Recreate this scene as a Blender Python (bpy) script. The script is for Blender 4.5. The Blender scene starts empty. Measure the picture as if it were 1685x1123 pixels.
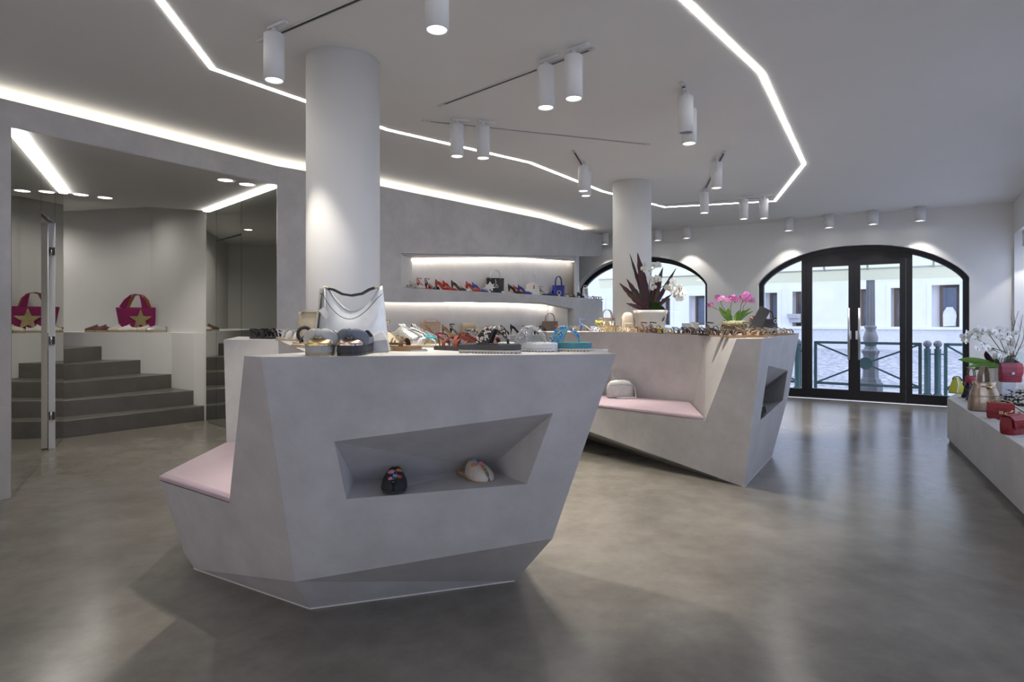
import bpy, bmesh, math, random
from mathutils import Vector, Matrix
from mathutils.geometry import tessellate_polygon
random.seed(7)
PI = math.pi
SC = bpy.context.scene
COL = SC.collection
# ------------------------------------------------------------------ camera, world, exposure
CAM_H, HOR, CX = 1.2, 529.0, 842.5
cd = bpy.data.cameras.new('camera'); cam = bpy.data.objects.new('camera', cd); COL.objects.link(cam)
cam.location = (0, 0, CAM_H); cam.rotation_euler = (PI/2, 0, 0)
cd.sensor_width = 36.0; cd.lens = 1000*36/1685; cd.shift_y = -(561.5-HOR)/1685; cd.clip_start = 0.05
SC.camera = cam
SC.view_settings.view_transform = 'Standard'; SC.view_settings.look = 'None'
SC.view_settings.exposure = 0.26; SC.view_settings.gamma = 1.0; SC.view_settings.use_curve_mapping = False
try:
    SC.cycles.use_denoising = True; SC.cycles.max_bounces = 10; SC.cycles.diffuse_bounces = 6
    SC.cycles.glossy_bounces = 6; SC.cycles.transparent_max_bounces = 12; SC.cycles.transmission_bounces = 8
    SC.cycles.caustics_refractive = False; SC.cycles.caustics_reflective = False; SC.cycles.sample_clamp_indirect = 4
except Exception:
    pass
SKY = 2.12; SPOT_W = 140.0; WASH_W = 27.0; LED = 14.5; COVE = 5.2; NICHE_LED = 9.0
wd = bpy.data.worlds.new('world'); SC.world = wd; wd.use_nodes = True
bgn = wd.node_tree.nodes['Background']; bgn.inputs[0].default_value = (0.63, 0.725, 1.0, 1); bgn.inputs[1].default_value = SKY

# ------------------------------------------------------------------ helpers
def at(px, py, z):            # the point at height z seen at a pixel of the photograph
    t = (z-CAM_H)/(-(py-HOR)/1000); return Vector(((px-CX)/1000*t, t, z))
def atd(px, y, z):            # the point at distance y on a pixel column
    return Vector(((px-CX)/1000*y, y, z))
def hit(px, py, a, b, c):     # pixel ray against the plane through three points
    n = (b-a).cross(c-a); r = Vector(((px-CX)/1000, 1, -(py-HOR)/1000)); o = Vector((0, 0, CAM_H))
    return o + r*((a-o).dot(n)/r.dot(n))
def V(*a): return Vector(a)

class MB:
    def __init__(s): s.v = []; s.f = []; s.sm = []
    def add(s, vs, fs, smooth=False):
        o = len(s.v); s.v += [tuple(v) for v in vs]
        for f in fs: s.f.append(tuple(i+o for i in f)); s.sm.append(smooth)
        return s
    def box(s, c, size, rz=0, M=None):
        x, y, z = size[0]/2, size[1]/2, size[2]/2
        vs = [V(a, b, d) for d in (-z, z) for b in (-y, y) for a in (-x, x)]
        R = Matrix.Rotation(rz, 3, 'Z') if M is None else M
        vs = [R @ v + Vector(c) for v in vs]
        return s.add(vs, [(0, 2, 3, 1), (4, 5, 7, 6), (0, 1, 5, 4), (2, 6, 7, 3), (0, 4, 6, 2), (1, 3, 7, 5)])
    def bar(s, a, b, w, h, up=V(0, 0, 1)):      # rectangular bar between two points
        a, b = Vector(a), Vector(b); t = (b-a).normalized()
        u = t.cross(up)
        if u.length < 1e-4: u = t.cross(V(1, 0, 0))
        u.normalize(); n = u.cross(t)
        vs = [p + u*(i*w/2) + n*(j*h/2) for p in (a, b) for i, j in ((-1, -1), (1, -1), (1, 1), (-1, 1))]
        return s.add(vs, [(3, 2, 1, 0), (4, 5, 6, 7), (0, 1, 5, 4), (1, 2, 6, 5), (2, 3, 7, 6), (3, 0, 4, 7)])
    def prism(s, pts, z0, z1):
        n = len(pts); vs = [(p[0], p[1], z0) for p in pts] + [(p[0], p[1], z1) for p in pts]
        return s.add(vs, [tuple(range(n))[::-1], tuple(range(n, 2*n))] + [(i, (i+1) % n, n+(i+1) % n, n+i) for i in range(n)])
    def loft(s, rings, closed=True, caps=True, smooth=True):
        n = len(rings[0]); vs = [p for r in rings for p in r]; fs = []
        for i in range(len(rings)-1):
            for j in range(n if closed else n-1):
                k = (j+1) % n; fs.append((i*n+j, i*n+k, (i+1)*n+k, (i+1)*n+j))
        s.add(vs, fs, smooth)
        if caps and closed:
            o = len(s.v)-len(vs); s.f.append(tuple(o+j for j in range(n))[::-1]); s.sm.append(False)
            s.f.append(tuple(o+len(vs)-n+j for j in range(n))); s.sm.append(False)
        return s
    def lathe(s, prof, c=(0, 0, 0), n=20, smooth=True, sy=1.0):
        c = Vector(c)
        return s.loft([[c+V(r*math.cos(2*PI*j/n), sy*r*math.sin(2*PI*j/n), z) for j in range(n)] for r, z in prof], smooth=smooth)
    def tube(s, pts, r, n=6, smooth=True):
        pts = [Vector(p) for p in pts]; m = len(pts); rs = r if isinstance(r, (list, tuple)) else [r]*m
        rings = []; u = None
        for i, p in enumerate(pts):
            t = (pts[min(i+1, m-1)]-pts[max(i-1, 0)]).normalized()
            if u is None: u = t.cross(V(0, 0, 1)) if abs(t.z) < .9 else t.cross(V(1, 0, 0))
            u = (u - t*u.dot(t)).normalized(); w = t.cross(u)
            rings.append([p + (u*math.cos(2*PI*j/n)+w*math.sin(2*PI*j/n))*rs[i] for j in range(n)])
        return s.loft(rings, smooth=smooth)
    def ribbon(s, pts, wv, width, th):
        pts = [Vector(p) for p in pts]; m = len(pts); rings = []
        for i, p in enumerate(pts):
            t = (pts[min(i+1, m-1)]-pts[max(i-1, 0)]).normalized()
            w = Vector(wv) if not isinstance(wv, list) else Vector(wv[i])
            w = w - t*w.dot(t)
            if w.length < 1e-5: w = V(1, 0, 0)
            w.normalize(); n = t.cross(w); ww = width[i] if isinstance(width, (list, tuple)) else width
            rings.append([p-w*ww/2-n*th/2, p+w*ww/2-n*th/2, p+w*ww/2+n*th/2, p-w*ww/2+n*th/2])
        return s.loft(rings, smooth=False)
    def ball(s, c, r, n=8, m=5, sc=(1, 1, 1)):
        c = Vector(c); rings = []
        for i in range(m+1):
            a = -PI/2+PI*i/m; q = max(math.cos(a), .02)
            rings.append([c+V(r*sc[0]*q*math.cos(2*PI*j/n), r*sc[1]*q*math.sin(2*PI*j/n), r*sc[2]*math.sin(a)) for j in range(n)])
        return s.loft(rings)
    def build(s, name, m, parent=None, loc=None, rz=0):
        me = bpy.data.meshes.new(name); me.from_pydata(s.v, [], s.f)
        me.polygons.foreach_set('use_smooth', s.sm); me.materials.append(m); me.update()
        o = bpy.data.objects.new(name, me); COL.objects.link(o)
        if parent: o.parent = parent
        if loc is not None: o.location = loc; o.rotation_euler.z = rz
        return o
def tag(o, label=None, cat=None, group=None, kind=None):
    if label: o['label'] = label
    if cat: o['category'] = cat
    if group: o['group'] = group
    if kind: o['kind'] = kind
    return o
def thing(name, label, cat, loc=(0, 0, 0), rz=0, group=None, kind=None):
    o = bpy.data.objects.new(name, None); COL.objects.link(o); o.empty_display_size = .05
    o.location = loc; o.rotation_euler.z = rz
    return tag(o, label, cat, group, kind)
def struct(o): o['kind'] = 'structure'; return o
def stuff(o): o['kind'] = 'stuff'; return o
def soft(o, w=.004, seg=2):
    b = o.modifiers.new('bevel', 'BEVEL'); b.width = w; b.segments = seg; b.limit_method = 'ANGLE'; b.angle_limit = .6; return o
def solid(o, t=.003):
    bm_ = bmesh.new(); bm_.from_mesh(o.data); bmesh.ops.remove_doubles(bm_, verts=bm_.verts, dist=1e-5); bm_.to_mesh(o.data); bm_.free()
    b = o.modifiers.new('solidify', 'SOLIDIFY'); b.thickness = t; b.offset = 0; return o
def subd(o, n=1):
    b = o.modifiers.new('subd', 'SUBSURF'); b.levels = n; b.render_levels = n; return o
def copy_tree(o, parent=None):
    c = o.copy(); COL.objects.link(c); c.parent = parent
    for ch in list(o.children): copy_tree(ch, c)
    return c

# ------------------------------------------------------------------ materials
MATS = {}
def mat(name, rgb, rough=.5, metal=0.0, var=.06, scale=14., bump=0.0, coat=0.0, spec=.5, alpha=None, emit=None, trans=None):
    if name in MATS: return MATS[name]
    m = bpy.data.materials.new(name); m.use_nodes = True; nt = m.node_tree; b = nt.nodes['Principled BSDF']
    tc = nt.nodes.new('ShaderNodeTexCoord'); nz = nt.nodes.new('ShaderNodeTexNoise')
    nz.inputs['Scale'].default_value = scale; nz.inputs['Detail'].default_value = 5
    nt.links.new(tc.outputs['Object'], nz.inputs['Vector'])
    rp = nt.nodes.new('ShaderNodeValToRGB'); nt.links.new(nz.outputs['Fac'], rp.inputs['Fac'])
    e = rp.color_ramp.elements; e[0].position = .3; e[1].position = .7
    e[0].color = tuple(max(0, c*(1-var)) for c in rgb)+(1,); e[1].color = tuple(min(1, c*(1+var)) for c in rgb)+(1,)
    nt.links.new(rp.outputs['Color'], b.inputs['Base Color'])
    b.inputs['Roughness'].default_value = rough; b.inputs['Metallic'].default_value = metal
    b.inputs['Coat Weight'].default_value = coat; b.inputs['Specular IOR Level'].default_value = spec
    if bump:
        bp = nt.nodes.new('ShaderNodeBump'); bp.inputs['Strength'].default_value = bump; bp.inputs['Distance'].default_value = .01
        nt.links.new(nz.outputs['Fac'], bp.inputs['Height']); nt.links.new(bp.outputs['Normal'], b.inputs['Normal'])
    if emit: b.inputs['Emission Color'].default_value = tuple(emit[:3])+(1,); b.inputs['Emission Strength'].default_value = emit[3]
    if trans: b.inputs['Transmission Weight'].default_value = trans
    if alpha is not None: b.inputs['Alpha'].default_value = alpha
    MATS[name] = m; return m
def mottled(name, c0, c1, s1, s2, rough0, rough1, bump=.05, stretch=(1, 1, 1), coat=0.):
    m = bpy.data.materials.new(name); m.use_nodes = True; nt = m.node_tree; b = nt.nodes['Principled BSDF']; L = nt.links
    tc = nt.nodes.new('ShaderNodeTexCoord'); mp = nt.nodes.new('ShaderNodeMapping'); mp.inputs['Scale'].default_value = stretch
    L.new(tc.outputs['Object'], mp.inputs['Vector'])
    n1 = nt.nodes.new('ShaderNodeTexNoise'); n1.inputs['Scale'].default_value = s1; n1.inputs['Detail'].default_value = 8; n1.inputs['Roughness'].default_value = .62; n1.inputs['Distortion'].default_value = 0
    n2 = nt.nodes.new('ShaderNodeTexNoise'); n2.inputs['Scale'].default_value = s2; n2.inputs['Detail'].default_value = 10; n2.inputs['Roughness'].default_value = .7
    L.new(mp.outputs['Vector'], n1.inputs['Vector']); L.new(mp.outputs['Vector'], n2.inputs['Vector'])
    mx = nt.nodes.new('ShaderNodeMix'); mx.inputs['Factor'].default_value = .38
    L.new(n1.outputs['Fac'], mx.inputs['A']); L.new(n2.outputs['Fac'], mx.inputs['B'])
    rp = nt.nodes.new('ShaderNodeValToRGB'); e = rp.color_ramp.elements; e[0].position = .28; e[1].position = .72; rp.color_ramp.interpolation = 'EASE'
    e[0].color = c0+(1,); e[1].color = c1+(1,)
    L.new(mx.outputs['Result'], rp.inputs['Fac']); L.new(rp.outputs['Color'], b.inputs['Base Color'])
    mr = nt.nodes.new('ShaderNodeMapRange'); mr.inputs['To Min'].default_value = rough0; mr.inputs['To Max'].default_value = rough1
    L.new(n1.outputs['Fac'], mr.inputs['Value']); L.new(mr.outputs['Result'], b.inputs['Roughness'])
    bp = nt.nodes.new('ShaderNodeBump'); bp.inputs['Strength'].default_value = bump; bp.inputs['Distance'].default_value = .01
    L.new(n2.outputs['Fac'], bp.inputs['Height']); L.new(bp.outputs['Normal'], b.inputs['Normal'])
    b.inputs['Coat Weight'].default_value = coat; b.inputs['Coat Roughness'].default_value = .12
    MATS[name] = m; return m
def emitter(name, rgb, s):
    m = bpy.data.materials.new(name); m.use_nodes = True; nt = m.node_tree; nt.nodes.remove(nt.nodes['Principled BSDF'])
    e = nt.nodes.new('ShaderNodeEmission'); e.inputs[0].default_value = tuple(rgb)+(1,); e.inputs[1].default_value = s
    nt.links.new(e.outputs[0], nt.nodes['Material Output'].inputs[0]); MATS[name] = m; return m
def striped(name, a, b_, scale, rough=.5, dist=4., kind='wave'):
    m = bpy.data.materials.new(name); m.use_nodes = True; nt = m.node_tree; b = nt.nodes['Principled BSDF']
    tc = nt.nodes.new('ShaderNodeTexCoord')
    if kind == 'wave':
        w = nt.nodes.new('ShaderNodeTexWave'); w.inputs['Scale'].default_value = scale; w.inputs['Distortion'].default_value = dist
    else:
        w = nt.nodes.new('ShaderNodeTexNoise'); w.inputs['Scale'].default_value = scale; w.inputs['Detail'].default_value = 1
    nt.links.new(tc.outputs['Object'], w.inputs['Vector'])
    rp = nt.nodes.new('ShaderNodeValToRGB'); rp.color_ramp.interpolation = 'CONSTANT'; e = rp.color_ramp.elements
    e[0].color = a+(1,); e[1].color = b_+(1,); e[1].position = .5
    nt.links.new(w.outputs['Fac'], rp.inputs['Fac']); nt.links.new(rp.outputs['Color'], b.inputs['Base Color']); b.inputs['Roughness'].default_value = rough
    MATS[name] = m; return m
M_floor = mottled('polished_concrete', (.115, .103, .087), (.238, .22, .19), .9, 4.0, .17, .28, .0)
M_cement = mottled('pale_microcement', (.43, .415, .403), (.58, .565, .553), 2.2, 9.0, .42, .6, .03)
M_wallc = mottled('grey_microcement', (.40, .393, .385), (.56, .552, .543), 1.6, 7.0, .5, .7, .03)
M_step = mottled('dark_concrete', (.085, .078, .07), (.13, .12, .108), 2.5, 11.0, .3, .45, .03)
M_white = mat('white_paint', (.74, .735, .72), .8, var=.012, scale=3)
M_ceil = mat('ceiling_paint', (.76, .752, .735), .85, var=.012, scale=2)
M_col = mat('column_paint', (.76, .755, .74), .75, var=.012, scale=3)
M_niche = mottled('niche_plaster', (.60, .585, .57), (.68, .665, .65), 2.0, 8.0, .55, .7, .02)
M_blackm = mat('black_steel', (.012, .013, .016), .38, .2, .1, 8)
M_whitem = mat('white_metal', (.72, .72, .72), .4, 0, .02)
M_pink = mat('pink_vinyl', (.50, .385, .43), .45, 0, .03, 10)
M_chrome = mat('chrome', (.7, .7, .7), .15, 1.0, .03)
M_steel = mat('brushed_steel', (.55, .55, .56), .32, 1.0, .05, 30)
M_led = emitter('led_strip', (1., .965, .90), LED)
M_mled = emitter('mirror_led', (1., .96, .89), 36); M_cove = emitter('cove_led', (1., .93, .82), COVE)
M_nled = emitter('niche_led', (1., .93, .84), NICHE_LED)
M_lens = emitter('lamp_lens', (1., .96, .88), 6.0)
M_offlens = mat('unlit_lens', (.25, .25, .26), .2, .6)
m = bpy.data.materials.new('tinted_mirror'); m.use_nodes = True; b = m.node_tree.nodes['Principled BSDF']
b.inputs['Base Color'].default_value = (.62, .64, .60, 1); b.inputs['Metallic'].default_value = 1; b.inputs['Roughness'].default_value = .012
nz = m.node_tree.nodes.new('ShaderNodeTexNoise'); nz.inputs['Scale'].default_value = .6
mr = m.node_tree.nodes.new('ShaderNodeMapRange'); mr.inputs['To Min'].default_value = .008; mr.inputs['To Max'].default_value = .02
m.node_tree.links.new(nz.outputs['Fac'], mr.inputs['Value']); m.node_tree.links.new(mr.outputs['Result'], b.inputs['Roughness']); M_mirror = m
def glass_mat(name, tint, gl=.06):
    m = bpy.data.materials.new(name); m.use_nodes = True; nt = m.node_tree; nt.nodes.remove(nt.nodes['Principled BSDF'])
    t = nt.nodes.new('ShaderNodeBsdfTransparent'); t.inputs[0].default_value = tint+(1,)
    g = nt.nodes.new('ShaderNodeBsdfGlossy'); g.inputs['Roughness'].default_value = .02
    fr = nt.nodes.new('ShaderNodeFresnel'); fr.inputs[0].default_value = 1.45
    mx = nt.nodes.new('ShaderNodeMixShader'); nt.links.new(fr.outputs[0], mx.inputs[0]); nt.links.new(t.outputs[0], mx.inputs[1]); nt.links.new(g.outputs[0], mx.inputs[2])
    nt.links.new(mx.outputs[0], nt.nodes['Material Output'].inputs[0]); return m
M_warmglass = glass_mat('light_warming_glass', (.98, .80, .61)); M_glass = glass_mat('window_glass', (.93, .95, .96)); M_acryl = glass_mat('clear_acrylic', (.86, .88, .92))  # first glass: tint added to warm the daylight through the rear panes

# ------------------------------------------------------------------ plan of the room
CEIL = 2.80
DD = V(.839, -.544, 0).normalized(); DO = V(5.107, 9.16, 0); DN = V(DD.y*-1, DD.x, 0)      # door wall: along, origin, outward normal
if DN.y < 0: DN = -DN
def door_s(px):
    q = (px-CX)/1000; return (q*DO.y-DO.x)/(DD.x-q*DD.y)
def door_pt(s, z, d=0): return DO + DD*s + DN*d + V(0, 0, z)
def door_sz(px, py):
    s = door_s(px); y = (DO+DD*s).y; return s, CAM_H-(py-HOR)/1000*y
RC = V(6.706, 8.123, 0); RD = V(-.535, -.845, 0).normalized(); RN = V(-RD.y, RD.x, 0)
if RN.x < 0: RN = -RN
HULL = [(6.95, 7.97), (-.15, -3.2), (-6.2, 1.2), (-10.2, 7.6), (-6.5, 12.9), (-.75, 12.96)]
struct(MB().prism(HULL, -.12, 0).build('floor', M_floor))
struct(MB().prism(HULL, CEIL, CEIL+.15).build('ceiling', M_ceil))

def wall_slab(mb, O, D, N, outer, holes, d0, d1):
    loops = [outer]+holes; flat = [p for l in loops for p in l]
    tri = tessellate_polygon([[V(p[0], p[1], 0) for p in l] for l in loops])
    P = lambda p, d: O + D*p[0] + N*d + V(0, 0, p[1])
    n = len(flat); vs = [P(p, d0) for p in flat]+[P(p, d1) for p in flat]
    fs = [t for t in tri]+[tuple(i+n for i in t[::-1]) for t in tri]; o = 0
    for l in loops:
        k = len(l)
        for i in range(k): fs.append((o+i, o+(i+1) % k, n+o+(i+1) % k, n+o+i))
        o += k
    mb.add(vs, fs); return mb

# ---- wall with the arched door and the arched window
arc_px = [(1247, 467), (1253, 459), (1262.7, 448.4), (1276, 437), (1291, 427), (1305, 420.5), (1320, 415.6), (1341, 411), (1362.5, 408), (1384, 405.5), (1405, 403.7), (1424, 403), (1442, 402.8), (1459, 403.3), (1476, 404.5), (1491, 406), (1505, 408.5), (1524, 414), (1542, 421.3), (1557, 429.5), (1570.5, 438.4), (1584, 448), (1595.6, 458.4)]
ARC = [door_sz(*p) for p in arc_px]
zl = (ARC[0][1]+ARC[-1][1])/2; mid = (ARC[0][0]+ARC[-1][0])/2
def arc_h(l, s0, s1, s, sy):      # height of the arch over the springing, symmetric
    u = abs((s-s0)/(s1-s0)*2-1); return u
half = (ARC[-1][0]-ARC[0][0])/2; ztop = max(p[1] for p in ARC)
def arch_z(s, c, h, zs, zt): 
    u = min(1, abs(s-c)/h); return zs+(zt-zs)*(1-u**2.35)**.78
NA = 28
def arch_pts(c, h, zs, zt, n=NA):
    out = []
    for i in range(n+1):
        a = -1+2*i/n; u = math.sin(a*PI/2); out.append((c+h*u, arch_z(c+h*u, c, h, zs, zt)))
    return out
door_arc = arch_pts(mid, half, zl, ztop)
door_hole = [(mid-half, 0.0)]+door_arc+[(mid+half, 0.0)]
ws1, wz1 = door_sz(1163.6, 468); _, wzt = door_sz(1060, 422)
ws0 = door_s(948); wmid = (ws0+ws1)/2; whalf = (ws1-ws0)/2
win_arc = arch_pts(wmid, whalf, wz1, wzt); WSILL = .45
win_hole = [(wmid-whalf, WSILL)]+win_arc+[(wmid+whalf, WSILL)]
sc_ = (RC-DO).dot(DD)
outer = [(-7.2, 0), (mid-half, 0)]+door_arc+[(mid+half, 0), (sc_+.4, 0), (sc_+.4, CEIL), (-7.2, CEIL)]
mb = MB(); wall_slab(mb, DO, DD, DN, outer, [win_hole], 0, .34); struct(mb.build('wall_back', M_white))
# ---- right wall with an alcove and daylight windows, the two nearest the camera added for light
mb = MB()
alc = [(.05, .44), (1.6, .44), (1.6, 2.37), (.05, 2.37)]
rw1 = [(1.9, .6), (3.9, .6), (3.9, 2.35), (1.9, 2.35)]; rw2 = [(4.4, .6), (6.5, .6), (6.5, 2.35), (4.4, 2.35)]; rw3 = [(7.4, .5), (9.4, .5), (9.4, 2.4), (7.4, 2.4)]; rw4 = [(9.9, .5), (12.2, .5), (12.2, 2.4), (9.9, 2.4)]
wall_slab(mb, RC, RD, RN, [(-.3, 0), (13.4, 0), (13.4, CEIL), (-.3, CEIL)], [alc, rw1, rw2, rw3, rw4], 0, .3); struct(mb.build('wall_right', M_white))
for i, w in enumerate((rw1, rw2, rw3, rw4, alc)):
    o = thing('window_%d' % (i+2), None, None); struct(o)
    f = MB(); P = lambda s, z: RC+RD*s+RN*.25+V(0, 0, z)
    for a, c in ((0, 1), (1, 2), (2, 3), (3, 0)): f.bar(P(*w[a]), P(*w[c]), .06, .06)
    f.build('frame', M_blackm, o)
    g = MB(); g.add([P(*p) for p in w], [(0, 1, 2, 3)]); g.build('pane', M_glass, o)
# ---- outer walls nobody sees that close the room behind the camera and behind the left cladding
def plain_wall(name, a, b_, z0=0, z1=CEIL, th=.1, m=None):
    a, b_ = V(*a, 0), V(*b_, 0); d = (b_-a).normalized(); n = V(-d.y, d.x, 0)*th/2
    return struct(MB().prism([a-n, b_-n, b_+n, a+n], z0, z1).build(name, m or M_white))
ro, rd_, rn_, rl = Vector((*HULL[1], 0)), None, None, None
rd_ = (Vector((*HULL[2], 0))-ro); rl = rd_.length; rd_.normalize(); rn_ = V(-rd_.y, rd_.x, 0)
if rn_.dot(V(0, -1, 0)) < 0: rn_ = -rn_
fill_wins = [[(.5, .45), (3.3, .45), (3.3, 2.55), (.5, 2.55)], [(3.7, .45), (6.6, .45), (6.6, 2.55), (3.7, 2.55)]]  # unseen windows added to throw daylight on the front counter
mb = MB(); wall_slab(mb, ro, rd_, rn_, [(0, 0), (rl, 0), (rl, CEIL), (0, CEIL)], fill_wins, 0, .2); struct(mb.build('wall_rear', M_white))
for i, w in enumerate(fill_wins):
    o = thing('window_%d' % (i+7), None, None); struct(o); f = MB(); P = lambda s, z: ro+rd_*s+rn_*.1+V(0, 0, z)
    for a, c in ((0, 1), (1, 2), (2, 3), (3, 0)): f.bar(P(*w[a]), P(*w[c]), .06, .06)
    f.build('frame', M_blackm, o); g = MB(); g.add([P(*p) for p in w], [(0, 1, 2, 3)]); g.build('pane', M_warmglass, o)
    ld_ = bpy.data.lights.new('window_portal', 'AREA'); ld_.shape = 'RECTANGLE'; ld_.size = 2.85; ld_.size_y = 2.1; ld_.cycles.is_portal = True
    lo = bpy.data.objects.new('window_portal', ld_); COL.objects.link(lo); lo.location = P((w[0][0]+w[1][0])/2, 1.5)+rn_*.2; lo.rotation_euler = (-rn_).to_track_quat('-Z', 'Z').to_euler()
for i, nm in ((2, 'wall_left_rear'), (3, 'wall_left_outer'), (4, 'wall_far_left')):
    plain_wall(nm, HULL[i], HULL[i+1])

# ---- columns
for (x, y, nm) in ((-1.04, 3.75, 'column'), (1.386, 7.02, 'column')):
    struct(MB().lathe([(.22, 0), (.22, CEIL)], (x, y, 0), 64).build(nm, M_col))

# ---- grey clad wall on the left with the opening to the stairs and the shelf niches
W = [V(-6.0, .35, 0), V(-3.405, 4.13, 0), V(-2.27, 5.87, 0), V(-2.07, 6.05, 0), V(.43, 8.88, 0), V(1.57, 10.64, 0)]
WT = 2.70
def frame_of(a, b_):
    d = (b_-a).normalized(); n = V(-d.y, d.x, 0)        # n points away from the room (to the left/back)
    return a, d, n, (b_-a).length
def seg_s(px, a, d, off=0, n=V(0, 0, 0)):
    o = a+n*off; q = (px-CX)/1000; return (q*o.y-o.x)/(d.x-q*d.y)
def seg_z(px, py, a, d, off=0, n=V(0, 0, 0)):
    s = seg_s(px, a, d, off, n); return CAM_H-(py-HOR)/1000*(a+n*off+d*s).y
TH = .10
root = struct(thing('wall_left', None, None))
def wl(name, i, poly, d0=0, d1=TH, m=None):
    a, d, n, l = frame_of(W[i], W[i+1]); mb = MB(); wall_slab(mb, a, d, n, poly, [], d0, d1); return mb.build(name, m or M_wallc, root)
a, d, n, l = frame_of(W[0], W[1]); wl('cladding', 0, [(0, 0), (l, 0), (l, WT), (0, WT)])
a, d, n, l = frame_of(W[1], W[2]); wl('lintel', 1, [(0, 2.524), (l, 2.524), (l, WT), (0, WT)])
a, d, n, l = frame_of(W[2], W[3]); wl('cladding', 2, [(0, 0), (l+.02, 0), (l+.02, WT), (0, WT)])
a3, d3, n3, l3 = frame_of(W[3], W[4]); a4, d4, n4, l4 = frame_of(W[4], W[5])
sA = seg_s(660, a3, d3); zA = seg_z(660, 417, a3, d3); zB = 2.16; SH = 1.585
sL = seg_s(598, a3, d3); LEDGE = 1.0
zl0 = 1.42; zl1 = 1.475
wl('upper_fascia', 3, [(0, 1.98), (sA, zA), (l3, zB), (l3, WT), (0, WT)])
wl('pier', 3, [(0, 0), (sL, 0), (sL, zl0), (sA, zl0), (sA, zA), (0, 1.98)])
wl('shelf_fascia', 3, [(sA-.001, zl0), (l3, zl1), (l3, SH), (sA-.001, SH)])
wl('base_cladding', 3, [(sL, 0), (l3, 0), (l3, LEDGE), (sL, LEDGE)])
sE = seg_s(944, a4, d4)
wl('upper_fascia', 4, [(0, zB), (l4, 2.34), (l4, WT), (0, WT)])
wl('shelf_fascia', 4, [(0, zl1), (sE, 1.395), (sE, 1.0), (l4, 1.0), (l4, SH), (0, SH)])
wl('base_cladding', 4, [(0, 0), (l4, 0), (l4, LEDGE), (0, LEDGE)])
# niche interiors: back wall, shelf boards, ledge
DEP = .42
def miter(i, off):             # offset of the wall line at the kink
    a_, d_, n_, _ = frame_of(W[i-1], W[i]); a2, d2, n2, _ = frame_of(W[i], W[i+1]); m_ = (n_+n2).normalized(); return W[i]+m_*(off/m_.dot(n_))
B4 = miter(4, DEP); B3 = W[3]+n3*DEP+d3*sL; B5 = W[5]+n4*DEP
def quadwall(name, p, q, z0, z1, th, m):
    dd = (q-p).normalized(); nn = V(-dd.y, dd.x, 0)*th
    return MB().prism([p, q, q+nn, p+nn], z0, z1).build(name, m, root)
bl = W[3]+n3*DEP+d3*seg_s(671.6, W[3]+n3*DEP, d3); br = W[4]+n4*DEP+d4*seg_s(953, W[4]+n4*DEP, d4)
bl0 = B3-d3*.3
quadwall('niche_back', bl0, B4, .9, 2.3, .06, M_niche); quadwall('niche_back', B4, br, .9, 2.3, .06, M_niche)
fl = W[3]+d3*sA+n3*TH; f4 = miter(4, TH); f5 = W[5]+n4*TH
quadwall('niche_side', bl, fl, SH, 2.3, .05, M_niche)
er = W[4]+d4*seg_s(957, W[4], d4)+n4*TH
quadwall('niche_side', er, br, SH, 2.4, .035, M_niche)
el = W[4]+d4*sE+n4*TH; elb = W[4]+d4*(sE-.05)+n4*DEP
quadwall('niche_side', el, elb, LEDGE, 1.5, .05, M_niche)
ls = W[3]+d3*sL+n3*TH; lsb = W[3]+d3*sL+n3*DEP
quadwall('niche_side', lsb, ls, LEDGE, 1.5, .05, M_niche)
MB().prism([fl-d3*.1, f4, f5, B5, B4, bl0+d3*.2], SH-.12, SH-.003).build('shelf_board', M_niche, root)
MB().prism([ls, f4, f5, B5, B4, lsb], LEDGE-.06, LEDGE-.002).build('ledge_board', M_niche, root)
# sloping ceiling of the upper niche
mb = MB(); zt_ = [zA, zB, 2.31]
mb.add([V(fl.x, fl.y, zA), V(f4.x, f4.y, zB), V(er.x, er.y, 2.26), V(br.x, br.y, 2.26), V(B4.x, B4.y, zB), V(bl.x, bl.y, zA)], [(0, 1, 4, 5), (1, 2, 3, 4)])
solid(mb.build('niche_ceiling', M_niche, root), .02)
# cove: white wall behind the cladding, LED line on top of the cladding
cov = MB(); off = .26
pts = [W[0]+frame_of(W[0], W[1])[2]*off]+[miter(i, off) for i in (1, 2, 3, 4)]+[W[5]+n4*off-d4*.18]
for i in range(5):
    p, q = pts[i], pts[i+1]; nn = frame_of(W[i], W[i+1])[2]*.05; cov.prism([p, q, q+nn, p+nn], 2.56, CEIL)
struct(cov.build('wall_cove', M_white))
cv = MB(); pin = [W[0]+frame_of(W[0], W[1])[2]*TH]+[miter(i, TH) for i in (1, 2, 3, 4)]+[W[5]+n4*TH-d4*.2]
for i in range(5):
    p, q = pin[i], pin[i+1]; nn = frame_of(W[i], W[i+1])[2]
    cv.prism([p, q, q+nn*.16, p+nn*.16], 2.64, 2.655)
cv.build('cove_floor', M_white, root)
lv = MB()
for i in range(5):
    p, q = pin[i], pin[i+1]; nn = frame_of(W[i], W[i+1])[2]
    lv.prism([p+nn*.07, q+nn*.07, q+nn*.10, p+nn*.10], 2.656, 2.69)
tag(lv.build('cove_light_strip', M_cove), 'continuous warm light strip hidden in the cove above the grey wall', 'light')
def line_light(name, p, q, z0, z1, label, m, w=.016):
    mb = MB(); mb.bar(V(p.x, p.y, z0), V(q.x, q.y, z1), w, w*.6); return tag(mb.build(name, m), label, 'light')
o = MB(); e = .055
def inset(p, nn): return p-nn*e
o.bar(V(*inset(bl, n3)[:2], zA-.022), V(*inset(B4, n3)[:2], zB-.022), .016, .01); o.bar(V(*inset(B4, n4)[:2], zB-.022), V(*(inset(br, n4)-d4*.30)[:2], 2.235), .016, .01)
tag(o.build('niche_light_strip', M_nled), 'thin warm light strip along the ceiling of the upper shoe niche', 'light')
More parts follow.
